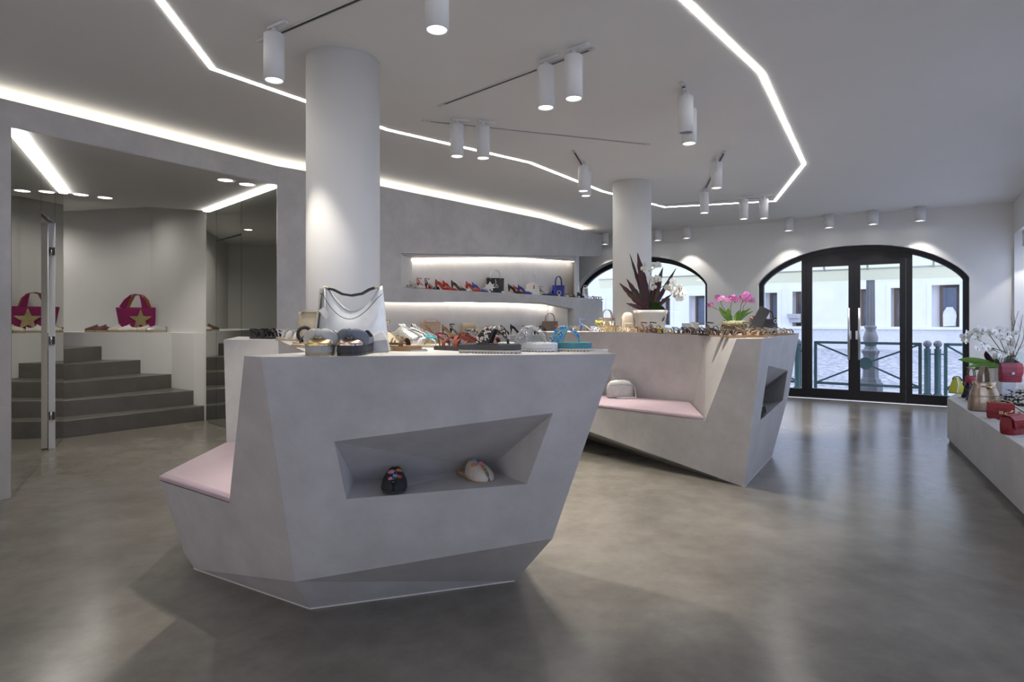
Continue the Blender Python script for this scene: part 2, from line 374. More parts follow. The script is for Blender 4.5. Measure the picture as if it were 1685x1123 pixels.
o = MB(); o.bar(V(*inset(B3, n3)[:2], 1.452), V(*inset(B4, n3)[:2], 1.452), .016, .01); o.bar(V(*inset(B4, n4)[:2], 1.452), V(*inset(elb, n4)[:2], 1.40), .016, .01)
tag(o.build('niche_light_strip', M_nled), 'thin warm light strip under the shelf above the lower ledge', 'light')

# ------------------------------------------------------------------ stair alcove
mo, md, mn, ml = frame_of(V(-3.41, 4.14, 0), V(-4.59, 6.22, 0)); mn = -mn     # left mirror, mn faces the room
if mn.dot(V(1, 0, 0)) < 0: mn = -mn
qo, qd, qn, ql = frame_of(V(-2.27, 5.87, 0), V(-3.65, 7.25, 0))
if qn.dot(V(-1, -1, 0)) < 0: qn = -qn
def panel(o, org, d_, n_, s0, s1, z0, z1, name='panel'):
    mb = MB(); wall_slab(mb, org, d_, n_, [(s0+.004, z0), (s1-.004, z0), (s1-.004, z1), (s0+.004, z1)], [], -.02, 0); return mb.build(name, M_mirror, o)
k0, k1 = 1.127, 1.857; AC = 2.52
lm = thing('wall_mirror', 'tinted mirror wall left of the stairs with a doorway cut in it', 'mirror', group=None)
panel(lm, mo, md, mn, 0, k0, 0.004, AC-.005); panel(lm, mo, md, mn, k0, k1, 2.132, AC-.005); panel(lm, mo, md, mn, k1, ml, 0.004, AC-.005)
bk = MB(); wall_slab(bk, mo, md, mn, [(0, 0), (k0, 0), (k0, 2.13), (k1, 2.13), (k1, 0), (ml, 0), (ml, AC-.002), (0, AC-.002)], [], -.05, -.0205); bk.build('backing', M_blackm, lm)
rm = thing('wall_mirror', 'tinted mirror wall right of the stairs beside the grey pier', 'mirror')
q1 = ((356-CX)/1000*qo.y-qo.x)/(qd.x-(356-CX)/1000*qd.y); q2 = ((397-CX)/1000*qo.y-qo.x)/(qd.x-(397-CX)/1000*qd.y)
panel(rm, qo, qd, qn, 0, q2, .004, AC-.005); panel(rm, qo, qd, qn, q2, q1, .004, 2.12); panel(rm, qo, qd, qn, q2, q1, 2.136, AC-.005); panel(rm, qo, qd, qn, q1, ql, .004, AC-.005)
bk = MB(); wall_slab(bk, qo, qd, qn, [(0, 0), (ql, 0), (ql, AC-.002), (0, AC-.002)], [], -.05, -.0205); bk.build('backing', M_blackm, rm)
# doorway in the left mirror: jamb with hinges and the open leaf behind it
M_beige = mat('beige_laminate', (.50, .46, .40), .55, 0, .03, 6)
dr = struct(thing('door_2', None, None))
h0 = mo+md*k1+mn*.001
jb = MB(); jb.prism([h0, h0-md*.014, h0-md*.014-mn*.05, h0-mn*.05], 0, 2.13); jb.build('jamb', mat('door_white', (.72, .73, .75), .5, 0, .02), dr)
for z in (.31, 1.02, 1.86):
    hg = MB(); hg.box(h0-md*.018-mn*.022+V(0, 0, z), (.012, .045, .075), math.atan2(md.y, md.x)); hg.tube([h0-md*.024-mn*.03+V(0, 0, z-.035), h0-md*.024-mn*.03+V(0, 0, z+.035)], .008, 8); hg.build('hinge', M_chrome, dr)
lf0 = h0-mn*.06-md*.0; ld = (-mn*.98-md*.17).normalized(); lnn = V(-ld.y, ld.x, 0)
MB().prism([lf0, lf0+ld*.7, lf0+ld*.7+lnn*.04, lf0+lnn*.04], .01, 2.12).build('leaf', M_beige, dr)
# light strips on top of the mirrors
for org, d_, n_, l_, lab in ((mo, md, mn, ml, 'bright light strip along the top of the mirror left of the stairs'), (qo, qd, qn, ql, 'bright light strip along the top of the mirror right of the stairs')):
    mb = MB(); wall_slab(mb, org, d_, n_, [(.03, AC-.014), (l_-.01, AC-.014), (l_-.01, AC-.002), (.03, AC-.002)], [], .004, .034)
    tag(mb.build('mirror_light_strip', M_mled), lab, 'light')
sof = [V(-3.411, 4.134, 0), V(-2.278, 5.876, 0), V(-3.65, 7.25, 0), at(248, 341, AC), at(103, 328, AC), V(-4.59, 6.22, 0)]
struct(MB().prism(sof, AC, AC+.05).build('ceiling_alcove', M_white))
for i, (px, py, lab) in enumerate(((133, 320, 'small round recessed downlight near the left mirror end, over the stairs'), (173, 325, 'small round recessed downlight over the stairs, second from the left mirror'), (371, 296, 'small round recessed downlight nearest the front of the alcove by right mirror, first of two'), (406, 303, 'small round recessed downlight beside the grey pier above the right mirror'))):
    p = at(px, py, AC); o = thing('recessed_downlight', lab, 'downlight', (p.x, p.y, AC), 0, 'recessed downlights over the stairs')
    MB().lathe([(.075, -.001), (.082, -.006), (.066, -.006), (.066, -.001)], n=24).build('trim_ring', M_whitem, o)
    MB().lathe([(.064, -.002), (.064, -.004)], n=24).build('lens', M_lens, o)
    ld_ = bpy.data.lights.new('downlight_lamp', 'SPOT'); ld_.energy = 26; ld_.spot_size = 2.2; ld_.spot_blend = .6; ld_.color = (1, .93, .84); ld_.shadow_soft_size = .05
    lo = bpy.data.objects.new('downlight_lamp', ld_); COL.objects.link(lo); lo.parent = o; lo.location = (0, 0, -.02)
for x, y, lab in ((-5.2, 7.55, 'added hidden fill downlight in the stairwell ceiling above the landing'), (-7.0, 8.2, 'added hidden fill downlight deep in the stairwell behind the left mirror')):  # out-of-view lamps added to brighten the stair back walls and mirror
    o = thing('recessed_downlight', lab, 'downlight', (x, y, CEIL))
    MB().lathe([(.075, -.001), (.082, -.006), (.066, -.006), (.066, -.001)], n=24).build('trim_ring', M_whitem, o); MB().lathe([(.064, -.002), (.064, -.004)], n=24).build('lens', M_lens, o)
    ld_ = bpy.data.lights.new('downlight_lamp', 'SPOT'); ld_.energy = 20 if x > -6 else 38; ld_.spot_size = 2.8; ld_.spot_blend = .6; ld_.color = (1, .95, .88); ld_.shadow_soft_size = .06
    lo = bpy.data.objects.new('downlight_lamp', ld_); COL.objects.link(lo); lo.parent = o; lo.location = (0, 0, -.02)
# steps
Rr = [(336, 668), (318.7, 643), (282.4, 616), (231.5, 592.5), (167.4, 570)]; Lr = [(102.7, 693.5), (102.7, 659.7), (102.7, 630.7), (102.7, 601), (102.7, 574.5)]
RS = .175
Rp = [at(x, y, RS*(i+1)) for i, (x, y) in enumerate(Rr)]; Lp = [at(x, y, RS*(i+1)) for i, (x, y) in enumerate(Lr)]
for p in Rp+Lp: p.z = 0
LED_Z = 1.055
st = thing('staircase', 'dark concrete steps climbing between the two mirror walls', 'staircase')
Le = [Lp[i]+(Lp[i]-Rp[i]).normalized()*(.25 if i else .02) for i in range(5)]
par_far = Rp[4]+(Rp[4]-Rp[3]).normalized()*1.6
for i in range(5):
    j = i+1
    bR, bL = (Rp[j], Le[j]) if j < 5 else (par_far, Le[4]+V(-1.2, .9, 0))
    u = (bR-Rp[i]).normalized()*.02
    poly = [Le[i], Rp[i], bR+u*.3, bL+u] if i < 4 else [Le[i], Rp[i], Rp[4]+(par_far-Rp[4])*.5, Le[4]+V(-.9, .5, 0)]
    soft(MB().prism(poly, 0, RS*(i+1)).build('step', M_step, st), .004, 1)
KC = V((247-CX)/1000*8.5, 8.5, 0); R0 = V(-3.64, 7.26, 0)
KL = V(-9.6, 9.6, 0)
back = struct(MB().prism([Rp[0], Rp[1], Rp[2], Rp[3], Rp[4], par_far, KL+V(0, -.6, 0), KL, KC], 0, LED_Z).build('wall_parapet', M_white))
struct(MB().prism([R0, Rp[0]+V(.006, -.006, 0), KC, KC+V(.15, .15, 0), R0+V(.15, .2, 0)], 0, CEIL).build('wall_stair_right', M_white))
struct(MB().prism([KC, KL, KL+V(0, .15, 0), KC+V(.1, .15, 0)], 0, CEIL).build('wall_stair_back', M_white))

# ------------------------------------------------------------------ main door
DF = .10
o = struct(thing('door_1', None, None))
def dbox(mb, s0, s1, z0, z1, d0, d1): return wall_slab(mb, DO, DD, DN, [(s0, z0), (s1, z0), (s1, z1), (s0, z1)], [], d0, d1)
S = lambda zx: door_s(1220+zx*.2849)
fw = S(123)-S(97)
inner = arch_pts(mid, half-fw, zl-.02, ztop-.075)
outl = [(mid-half, 0.0)]+door_arc+[(mid+half, 0.0)]; inn = [(mid-half+fw, 0.0)]+inner+[(mid+half-fw, 0.0)]
mb = MB()
for i in range(len(outl)-1):
    wall_slab(mb, DO, DD, DN, [outl[i], outl[i+1], inn[i+1], inn[i]], [], DF, DF+.09)
mb.build('arched_frame', M_blackm, o)
sm0, sm1, sl0, sg0, sg1, smid, sh0, sh1, sr1, sn1 = [S(x) for x in (342, 371, 372, 403, 615, 648, 684, 914, 950, 988)]
TZ = 2.13
def arch_in(s): return arch_z(s, mid, half-fw*.5, zl-.01, ztop-.04)
mb = MB(); dbox(mb, sm0, sm1, 0, arch_in(sm0), DF, DF+.08); mb.build('mullion', M_blackm, o)
mb = MB(); dbox(mb, sr1, sn1, 0, arch_in(sn1), DF, DF+.08); mb.build('mullion', M_blackm, o)
mb = MB(); ss = [sm1+(sr1-sm1)*i/16 for i in range(17)]
wall_slab(mb, DO, DD, DN, [(sm1, TZ)]+[(sr1, TZ)]+[(s, arch_in(s)) for s in ss[::-1]], [], DF+.01, DF+.07); mb.build('transom_panel', M_blackm, o)
for s0, s1, nm in ((mid-half+fw, sm0, 'l'), (sn1, mid+half-fw, 'r')):
    mb = MB(); dbox(mb, s0, s1, 0, .135 if nm == 'l' else .14, DF, DF+.07); mb.build('bottom_rail', M_blackm, o)
    ss = [s0+(s1-s0)*i/14 for i in range(15)]
    mb = MB(); mb.add([door_pt(s0, .13, DF+.04), door_pt(s1, .13, DF+.04)]+[door_pt(s, arch_z(s, mid, half-fw*.5, zl, ztop-.06), DF+.04) for s in ss[::-1]], [tuple(range(17))]); mb.build('side_pane', M_glass, o)
for (s0, g0, g1, s1, hs) in ((sl0, sg0, sg1, smid-.0012, sg1+.01), (smid+.0012, sh0, sh1, sr1-.0005, sh0-.01)):
    lf = MB(); zb, zt = .15, 2.05
    dbox(lf, s0, g0, .012, TZ-.002, DF-.005, DF+.06); dbox(lf, g1, s1, .012, TZ-.002, DF-.005, DF+.06)
    dbox(lf, g0, g1, .012, zb, DF-.005, DF+.06); dbox(lf, g0, g1, zt, TZ-.002, DF-.005, DF+.06)
    lfo = lf.build('door_leaf', M_blackm, o)
    mb = MB(); mb.add([door_pt(g0, zb, DF+.03), door_pt(g1, zb, DF+.03), door_pt(g1, zt, DF+.03), door_pt(g0, zt, DF+.03)], [(0, 1, 2, 3)]); mb.build('pane', M_glass, lfo)
    hd = MB(); hd.tube([door_pt(hs, .62, DF-.07), door_pt(hs, 1.40, DF-.07)], .018, 10)
    for z in (.66, 1.37): hd.tube([door_pt(hs, z, DF-.07), door_pt(hs, z, DF)], .010, 8)
    hd.build('pull_handle', M_steel, lfo)
    lk = MB(); lk.box(door_pt(smid+(.035 if s0 > sl0 else -.05), .99, DF-.012), (.03, .014, .13), math.atan2(DD.y, DD.x)); lk.build('lock', M_chrome, lfo)
mb = MB(); dbox(mb, mid-half-.02, mid+half+.02, 0.0005, .008, DF-.06, .34); struct(mb.build('trim_1', mat('threshold_brass', (.5, .42, .28), .35, .9)))
# ---- arched window beside the grey wall
o = struct(thing('window_1', None, None)); mb = MB(); fw2 = .085
inn = [(wmid-whalf+fw2, WSILL+fw2)]+arch_pts(wmid, whalf-fw2, wz1, wzt-fw2)+[(wmid+whalf-fw2, WSILL+fw2)]
for i in range(len(win_hole)):
    j = (i+1) % len(win_hole); wall_slab(mb, DO, DD, DN, [win_hole[i], win_hole[j], inn[j], inn[i]], [], .20, .27)
mb.build('frame', M_blackm, o)
mb = MB(); mb.add([door_pt(s, z, .235) for s, z in inn], [tuple(range(len(inn)))]); mb.build('pane', M_glass, o)
for c_, w_, h_, zc in ((door_pt(mid, 1.15, .45), 3.6, 2.3, 0), (door_pt(wmid, 1.3, .45), 2.3, 1.8, 0), (RC+RD*2.95+RN*.4+V(0, 0, 1.55), 2.1, 2.1, 1), (RC+RD*.85+RN*.4+V(0, 0, 1.4), 1.5, 1.9, 1), (RC+RD*5.5+RN*.4+V(0, 0, 1.55), 2.4, 2.1, 1), (RC+RD*8.4+RN*.4+V(0, 0, 1.45), 2.0, 1.9, 1), (RC+RD*11.05+RN*.4+V(0, 0, 1.45), 2.3, 1.9, 1)):
    ld_ = bpy.data.lights.new('window_portal', 'AREA'); ld_.shape = 'RECTANGLE'; ld_.size = w_; ld_.size_y = h_; ld_.cycles.is_portal = True
    lo = bpy.data.objects.new('window_portal', ld_); COL.objects.link(lo); lo.location = c_
    nrm = -(DN if zc == 0 else RN); lo.rotation_euler = nrm.to_track_quat('-Z', 'Z').to_euler()

# ------------------------------------------------------------------ ceiling light line, tracks, spotlights
cz = CEIL-.001
cpx = [(350, 113), (624, 208.5), (638, 213.5), (872, 267.5), (992, 315), (1094, 341), (1275, 331), (1323, 270), (1253, 120)]
cp = [at(x, y, CEIL) for x, y in cpx]
e0 = at(1127, 0, CEIL); e1 = at(263, 0, CEIL)
cp.append(cp[-1]+(e0-cp[-1])*2.2); cp.append(V(-.6, 1.15, CEIL)); cp.append(cp[0]+(e1-cp[0])*2.6)
rng = []
n_ = len(cp); hw_ = .018
cen = sum(cp, V(0, 0, 0))/n_
for i in range(n_):
    a_, b_, c_ = cp[i-1], cp[i], cp[(i+1) % n_]
    t1 = (b_-a_).normalized(); t2 = (c_-b_).normalized(); m1 = V(-t1.y, t1.x, 0); m2 = V(-t2.y, t2.x, 0); mm = (m1+m2).normalized(); k = hw_/max(.3, mm.dot(m1))
    rng.append([b_+mm*k+V(0, 0, -.004), b_-mm*k+V(0, 0, -.004), b_-mm*k+V(0, 0, .002), b_+mm*k+V(0, 0, .002)])
mb = MB(); mb.loft(rng+[rng[0]], caps=False, smooth=False)
tag(mb.build('ceiling_light_line', M_led), 'faceted ring of white light strip set flush in the ceiling', 'light')
TRK = [((437, 64), (600, -6), 'black track slot in the ceiling above the foreground column'), ((730, 171), (971, 81), 'long black track slot rising between the two front pairs of spotlights'), ((706, 199), (1065, 237), 'thin track slot running behind the spotlight pair next to the light line'), ((945, 250), (965, 283), 'short black track slot above two spotlights left of the far column'), ((1124, 140), (1136, 176), 'short track slot over the unlit tilted spotlight'), ((1191, 251), (1155, 321), 'short black track slot slanting above two spotlights right of the far column'), ((1084, 337.5), (1272, 324), 'thin track slot parallel to the far end of the light line'), ((690, -120), (745, -40), 'track slot above the spotlight at the top edge')]
M_track = mat('track_black', (.02, .02, .02), .5); M_trackw = mat('track_trim', (.6, .6, .59), .6, 0, .02)
for p, q, lab in TRK:
    a_, b_ = at(*p, CEIL), at(*q, CEIL); d_ = (b_-a_).normalized()
    o = thing('lighting_track', lab, 'track', (a_.x, a_.y, CEIL))
    l_ = b_-a_
    t = MB()
    sd = d_.cross(V(0, 0, 1))
    for k in (-1, 1): t.bar(sd*(k*.012)+V(0, 0, -.003), l_+sd*(k*.012)+V(0, 0, -.003), .006, .006)
    t.bar(-d_*.06+V(0, 0, -.003), d_*.01+V(0, 0, -.003), .03, .006); t.bar(l_-d_*.01+V(0, 0, -.003), l_+d_*.03+V(0, 0, -.003), .03, .006)
    t.build('trim', M_trackw, o)
    MB().bar(V(0, 0, -.002), l_+V(0, 0, -.002), .016, .003).build('slot', M_track, o)
def spot_light(parent, loc, power, size=1.15, blend=.5, col=(1, .93, .84), rot=(0, 0, 0)):
    ld_ = bpy.data.lights.new('spot_lamp', 'SPOT'); ld_.energy = power; ld_.spot_size = size; ld_.spot_blend = blend; ld_.color = col; ld_.shadow_soft_size = .035
    lo = bpy.data.objects.new('spot_lamp', ld_); COL.objects.link(lo); lo.parent = parent; lo.location = loc; lo.rotation_euler = rot
def make_spot():
    o = thing('track_spotlight', 'x', 'spotlight')
    b = MB(); b.lathe([(.0, .0), (.0535, .0), (.0535, .25), (.0, .25)], n=28, smooth=False)
    bo = MB(); bo.loft([[V(r*math.cos(2*PI*j/28), r*math.sin(2*PI*j/28), z) for j in range(28)] for r, z in ((.044, .012), (.046, .0), (.0535, .0), (.0535, .245), (.050, .25), (.001, .25))], caps=False)
    body = bo.build('housing', M_whitem, o)
    MB().lathe([(.043, .013), (.043, .008)], n=24).build('lens', M_lens, o)
    br = MB(); br.tube([(0, 0, .25), (0, 0, .285)], .013, 10); br.tube([(0, 0, .262), (0, 0, .272)], .017, 10); br.box((0, .03, .291), (.028, .15, .014)); br.build('track_adapter', M_whitem, o)
    ar = MB(); ar.box((.0, -.057, .20), (.012, .008, .11)); ar.bar((0, -.057, .25), (0, -.01, .275), .012, .006); ar.build('tilt_arm', M_whitem, o)
    return o
SPOTS = [(451, 133, 0, 'white cylinder spotlight on the track left of the foreground column'), (719, 50, 7, 'white cylinder spotlight cut by the top edge of the picture'), (898, 178, 1, 'white cylinder spotlight, lower of the pair on the long black track'), (944, 163, 1, 'white cylinder spotlight, upper of the pair on the long black track'), (752, 258, 2, 'white cylinder spotlight nearer the column, in front of the light line'), (795, 261, 2, 'white cylinder spotlight farther from the column, in front of the light line'), (960, 315, 3, 'white cylinder spotlight below the short slot left of far column, nearer one'), (964, 323, 3, 'white cylinder spotlight half hidden behind another, left of far column'), (1128, 219, 4, 'tilted white spotlight with a dark unlit lens'), (1134, 237, 4, 'lit white spotlight peeking out behind the unlit tilted one'), (1179, 310, 5, 'white cylinder spotlight high on the slanting slot right of far column'), (1159, 351, 5, 'white cylinder spotlight low on the slanting slot right of far column'), (1224, 361, 6, 'white cylinder spotlight, left of the two under the far light line'), (1257, 360, 6, 'white cylinder spotlight, right of the two under the far light line')]
proto = make_spot()
for i, (px, py, tr, lab) in enumerate(SPOTS):
    o = proto if i == 0 else copy_tree(proto)
    p = at(px, py, 2.50); o.location = p; o['label'] = lab; o['group'] = 'track spotlights on the ceiling'
    a_, b_ = at(*TRK[tr][0], CEIL), at(*TRK[tr][1], CEIL); o.rotation_euler.z = math.atan2(b_.y-a_.y, b_.x-a_.x)-PI/2
    if i == 8:
        for c in o.children:
            if c.name.startswith('lens'): c.data = c.data.copy(); c.data.materials[0] = M_offlens
for i, o in enumerate([o for o in list(COL.objects) if o.name.startswith('track_spotlight')]):
    if SPOTS[i][0] != 1128: spot_light(o, (0, 0, .004), SPOT_W*(.35 if SPOTS[i][0] == 451 else 1))
def make_dl():
    o = thing('ceiling_downlight', 'x', 'downlight')
    bo = MB(); bo.loft([[V(r*math.cos(2*PI*j/28), r*math.sin(2*PI*j/28), z) for j in range(28)] for r, z in ((.056, .02), (.06, .0), (.07, .0), (.07, .199), (.001, .199))], caps=False)
    bo.build('housing', M_whitem, o); MB().lathe([(.056, .018), (.056, .012)], n=24).build('lens', M_lens, o); return o
DL = [(985, 400, 'white surface downlight beside the end of the grey wall'), (1078, 395, 'white surface downlight half hidden by the far column'), (1125.5, 391, 'white surface downlight just right of the far column'), (1296, 379, 'white surface downlight over the left end of the door arch'), (1363, 374, 'white surface downlight over the left door leaf'), (1436, 368, 'white surface downlight over the right door leaf'), (1514, 362, 'white surface downlight over the right end of the door arch')]
pd = make_dl()
dls = []
for i, (px, py, lab) in enumerate(DL):
    o = pd if i == 0 else copy_tree(pd); p = at(px, py, 2.60)
    s = (p-DO).dot(DD); q = DO+DD*s-DN*.24; o.location = (q.x, q.y, 2.60); o['label'] = lab; o['group'] = 'downlights along the front wall'; dls.append(o)
    p2 = DO+DD*s
for o in dls: spot_light(o, (0, 0, .006), WASH_W, 1.55, .35, (1, .95, .88))
# one more in the alcove of the right wall
o = copy_tree(pd); q = RC+RD*.30+RN*.12; o.location = (q.x, q.y, 2.165); o['label'] = 'white downlight in the window recess of the right wall'
for c in o.children:
    if c.type == 'LIGHT': c.data = c.data.copy(); c.data.energy = 14

# ------------------------------------------------------------------ display counters
T = 1.08
def poly_obj(name, verts, faces, m, parent): return MB().add(verts, faces).build(name, m, parent)
A = at(430, 588, T); Bq = at(1014, 583, T); Cq = V((486-CX)/1000*2.38, 2.38, CAM_H-(958-HOR)/1000*2.38)
Dq = hit(909, 887, A, Bq, Cq); F1 = at(511, 1003, 0); F2 = at(847, 957, 0); E0 = at(320, 937, 0)
A2 = at(402, 586, T); S1 = hit(377, 828, A, Cq, E0); S0 = hit(263, 790, A, Cq, E0); K0 = hit(303, 910, A, Cq, E0)
S1.z = S0.z = .45
Pi = at(505, 580, T); Qi = atd(458, 3.86, T); Ri = atd(368, 3.95, T); Tb = atd(392, 4.75, T); Sb = atd(560, 4.35, T); Mb = atd(700, 3.12, T); B2 = atd(982, 2.60, T)
Pb = V(-1.02, 2.52, .45); Qb = V(-1.38, 3.62, .45); Rb = V(-1.69, 3.60, .45)      # foot of the backrest on the seat
F2b = V(.0, 3.3, 0); D2 = V(.12, 2.9, .32)
N1, N2, N3, N4 = [hit(x, y, A, Bq, Cq) for x, y in ((550, 727), (910, 680), (867, 797), (570, 822))]
nz_ = (N3.z+N4.z)/2; I1 = at(583, 791.5, nz_); I2 = at(803, 771.7, nz_)
o = thing('display_counter', 'faceted pale cement counter in front with a slanted niche holding two mules', 'counter')
vs = [A, Bq, Dq, Cq, F1, F2, E0, A2, S1, S0, K0, Pi, Qi, Ri, Tb, Sb, Mb, B2, Pb, Qb, Rb, F2b, D2, N1, N2, N3, N4, I1, I2]
iA, iB, iD, iC, iF1, iF2, iE, iA2, iS1, iS0, iK, iP, iQ, iR, iT, iS, iM, iB2, iPb, iQb, iRb, iF2b, iD2, n1, n2, n3, n4, j1, j2 = range(29)
vs += [V(-1.9, 4.0, 0.02), V(-2.0, 4.75, 0), V(-1.15, 4.3, 0), V(-.35, 3.3, 0)]; g1, g2, g3, g4 = 29, 30, 31, 32
fs = [(iA, iA2, iP, iB2, iB), (iP, iM, iB2), (iP, iQ, iS, iM), (iQ, iR, iT, iS),
      (iA, n1, n4, iC), (iA, iB, n2, n1), (iB, iD, n3, n2), (iD, iC, n4, n3),
      (n1, n2, j2, j1), (n1, j1, n4), (n2, n3, j2), (n4, j1, j2, n3),
      (iC, iD, iF2, iF1), (iC, iF1, iE), (iA, iC, iE, iK, iS0, iS1, iA2),
      (iB, iB2, iD2, iD), (iD, iD2, iF2b, iF2), (iA2, iS1, iPb, iP), (iP, iPb, iQb, iQ), (iQ, iQb, iRb, iR),
      (iS0, iRb, iQb, iPb, iS1), (iS0, iK, g1, iRb), (iK, iE, g1), (iR, iRb, g1, g2, iT), (iT, g2, g3, iS), (iS, g3, g4, iM), (iM, g4, iF2b, iD2, iB2)]
body = poly_obj('body', vs, fs, M_cement, o)
def cushion(poly, z0, th, par, grow=.012):
    c = sum(poly, V(0, 0, 0))/len(poly); r = []
    for k, (dz, g) in enumerate(((0, -.004), (.006, grow), (th*.6, grow), (th, -.012))): r.append([V(p.x, p.y, z0+dz)+(p-c).normalized()*g for p in poly])
    mb = MB(); mb.loft(r, smooth=False); ob = mb.build('seat_cushion', M_pink, par); return soft(ob, .008, 3)
cu = cushion([S0+V(.01, .0, 0), S1, Pb+V(-.01, 0, 0), Qb+V(-.01, -.02, 0), Rb+V(0, -.02, 0)], .452, .035, o); tag(cu, 'thin pink vinyl seat pad')
kk = MB(); kk.bar(F1+V(.0, -.004, .004), F2+V(0, -.004, .004), .004, .006); kk.bar(F1+V(-.003, -.003, .004), E0+V(-.003, -.003, .004), .004, .006); kk.build('floor_trim', mat('pale_trim', (.62, .6, .55), .45), o)

W2 = at(1253.5, 557.5, T); WF = at(1224.5, 802, 0); W1 = hit(1212, 558, W2, WF, at(1160, 693, .45)); RTp = at(1315, 548.5, T)
C1 = None; C2 = at(1162, 552, T); SEc = at(1160, 693, .45)
BK1 = V(.35, 7.5, T); BK2 = V(1.1, 7.75, T); BK3 = V(2.75, 7.0, T)
b1 = at(1138, 668, .45); b2 = at(985, 654, .45); b3 = V(.35, 6.35, .45); sa_ = hit(988, 660, W2, WF, SEc); sb_ = hit(988, 690, W2, WF, SEc); se2 = sa_.lerp(sb_, (sa_.z-.45)/(sa_.z-sb_.z)); se3 = V(.05, 5.95, .45)
C1 = hit(1009, 546, C2, b1, b2); L1 = hit(900, 546.8, C1, b2, b3)
lo1 = hit(1120, 764, W2, WF, SEc); lo2 = hit(971.6, 711, W2, WF, SEc); lo3 = V(.1, 6.05, .22)
fl2 = at(972, 724, 0); fl3 = V(.25, 6.45, 0)
kx = hit(1297, 653, W2, WF, RTp); gx = hit(1270, 721, W2, WF, RTp); gx.z = 0
m1, m2, m3, m4 = [hit(x, y, W2, WF, RTp) for x, y in ((1264, 602), (1296, 610), (1288, 659), (1251, 692))]
NZ2 = (m3.z+m4.z)/2; 
i1 = at(1258, 653, NZ2); i2 = at(1284, 659.5, NZ2)
WN = (WF-W2).cross(RTp-W2).normalized()
if WN.x > 0: WN = -WN
i2 = at(1223, 668.6, .318); i1 = m4+WN*.28
o2 = thing('display_counter', 'long cement counter with a pink bench seat near the shop door', 'counter')
vs = [W1, W2, WF, RTp, C1, C2, SEc, L1, BK1, BK2, BK3, b1, b2, b3, se2, se3, lo1, lo2, lo3, fl2, fl3, kx, gx, m1, m2, m3, m4, i1, i2, V(2.6, 6.7, 0), V(1.1, 7.5, 0), V(.45, 7.3, 0)]
(w1, w2, wf, rt, c1, c2, se, l1, k1_, k2_, k3_, q_b1, q_b2, q_b3, s2, s3, p1, p2, p3, f2, f3, kk_, gg, a1, a2, a3_, a4_, h1, h2, x1, x2, x3) = range(32)
fs = [(l1, c1, c2, w1, w2, rt, k3_, k2_, k1_), (w1, se, p1, wf, w2), (c2, q_b1, se, w1), (c1, q_b2, q_b1, c2), (l1, q_b3, q_b2, c1),
      (q_b1, q_b2, s2, se), (q_b2, q_b3, s3, s2), (se, s2, p2, p1), (s2, s3, p3, p2), (p1, p2, f2, wf), (p2, p3, f3, f2),
      (w2, wf, a4_, a1), (w2, a1, a2, rt), (rt, a2, a3_, kk_), (kk_, a3_, a4_, wf, gg), (a1, a2, h2, h1), (a1, h1, a4_), (a2, a3_, h2), (a4_, h1, h2, a3_),
      (rt, kk_, x1, k3_), (kk_, gg, x1), (k3_, x1, x2, k2_), (k2_, x2, x3, k1_), (k1_, x3, f3, p3, s3, q_b3, l1)]
poly_obj('body', vs, fs, M_cement, o2)
cu = cushion([SEc+V(-.01, .02, 0), b1+V(-.02, -.02, 0), b2, b3+V(0, -.01, 0), se3, se2], .452, .035, o2); tag(cu, 'thin pink vinyl seat pad')
kk = MB(); kk.bar(WF+V(-.003, -.004, .004), fl2+V(-.003, -.004, .004), .004, .006); kk.bar(WF+V(.004, 0, .004), gx+V(.004, 0, .004), .004, .006); kk.build('floor_trim', MATS['pale_trim'], o2)

# ---- low bench in front of the right wall
H3 = .44
p = [V(4.34, 6.06, 0), V(2.45, 2.42, 0), V(2.95, 2.2, 0)]
rwp = lambda s: RC+RD*s-RN*.012
o3 = thing('low_display_bench', 'long low cement bench along the right wall crowded with bags and orchids', 'bench')
pl = [p[0], V(3.05, 3.6, 0), p[1], rwp(6.9), rwp(.75), V(6.0, 7.75, 0)]
soft(MB().prism([(a_.x, a_.y) for a_ in pl], .035, H3).build('body', M_cement, o3), .003, 1)
ct = sum(pl, V(0, 0, 0))/len(pl)
MB().prism([tuple((a_+(ct-a_).normalized()*.035)[:2]) for a_ in pl], 0, .036).build('plinth', mat('dark_plinth', (.12, .12, .12), .6), o3)

# ------------------------------------------------------------------ the street outside
def out(s, d, z): return DO+DD*s+DN*d+V(0, 0, z)
M_plaster = mat('street_plaster', (.80, .80, .79), .85, var=.03, scale=3, bump=.05)
def cobble_mat():
    m = bpy.data.materials.new('cobblestone'); m.use_nodes = True; nt = m.node_tree; b = nt.nodes['Principled BSDF']
    tc = nt.nodes.new('ShaderNodeTexCoord'); vo = nt.nodes.new('ShaderNodeTexVoronoi'); vo.inputs['Scale'].default_value = 8
    nt.links.new(tc.outputs['Object'], vo.inputs['Vector']); rp = nt.nodes.new('ShaderNodeValToRGB'); e = rp.color_ramp.elements
    e[0].color = (.50, .50, .52, 1); e[1].color = (.30, .30, .32, 1); e[0].position = .35; e[1].position = .62
    nt.links.new(vo.outputs['Distance'], rp.inputs['Fac']); nt.links.new(rp.outputs['Color'], b.inputs['Base Color'])
    bp = nt.nodes.new('ShaderNodeBump'); bp.invert = True; bp.inputs['Distance'].default_value = .02; nt.links.new(vo.outputs['Distance'], bp.inputs['Height']); nt.links.new(bp.outputs['Normal'], b.inputs['Normal'])
    b.inputs['Roughness'].default_value = .8; return m
M_cob = cobble_mat(); M_pave = mat('stone_paving', (.55, .55, .56), .8, var=.08, scale=2)
FD = 12.0
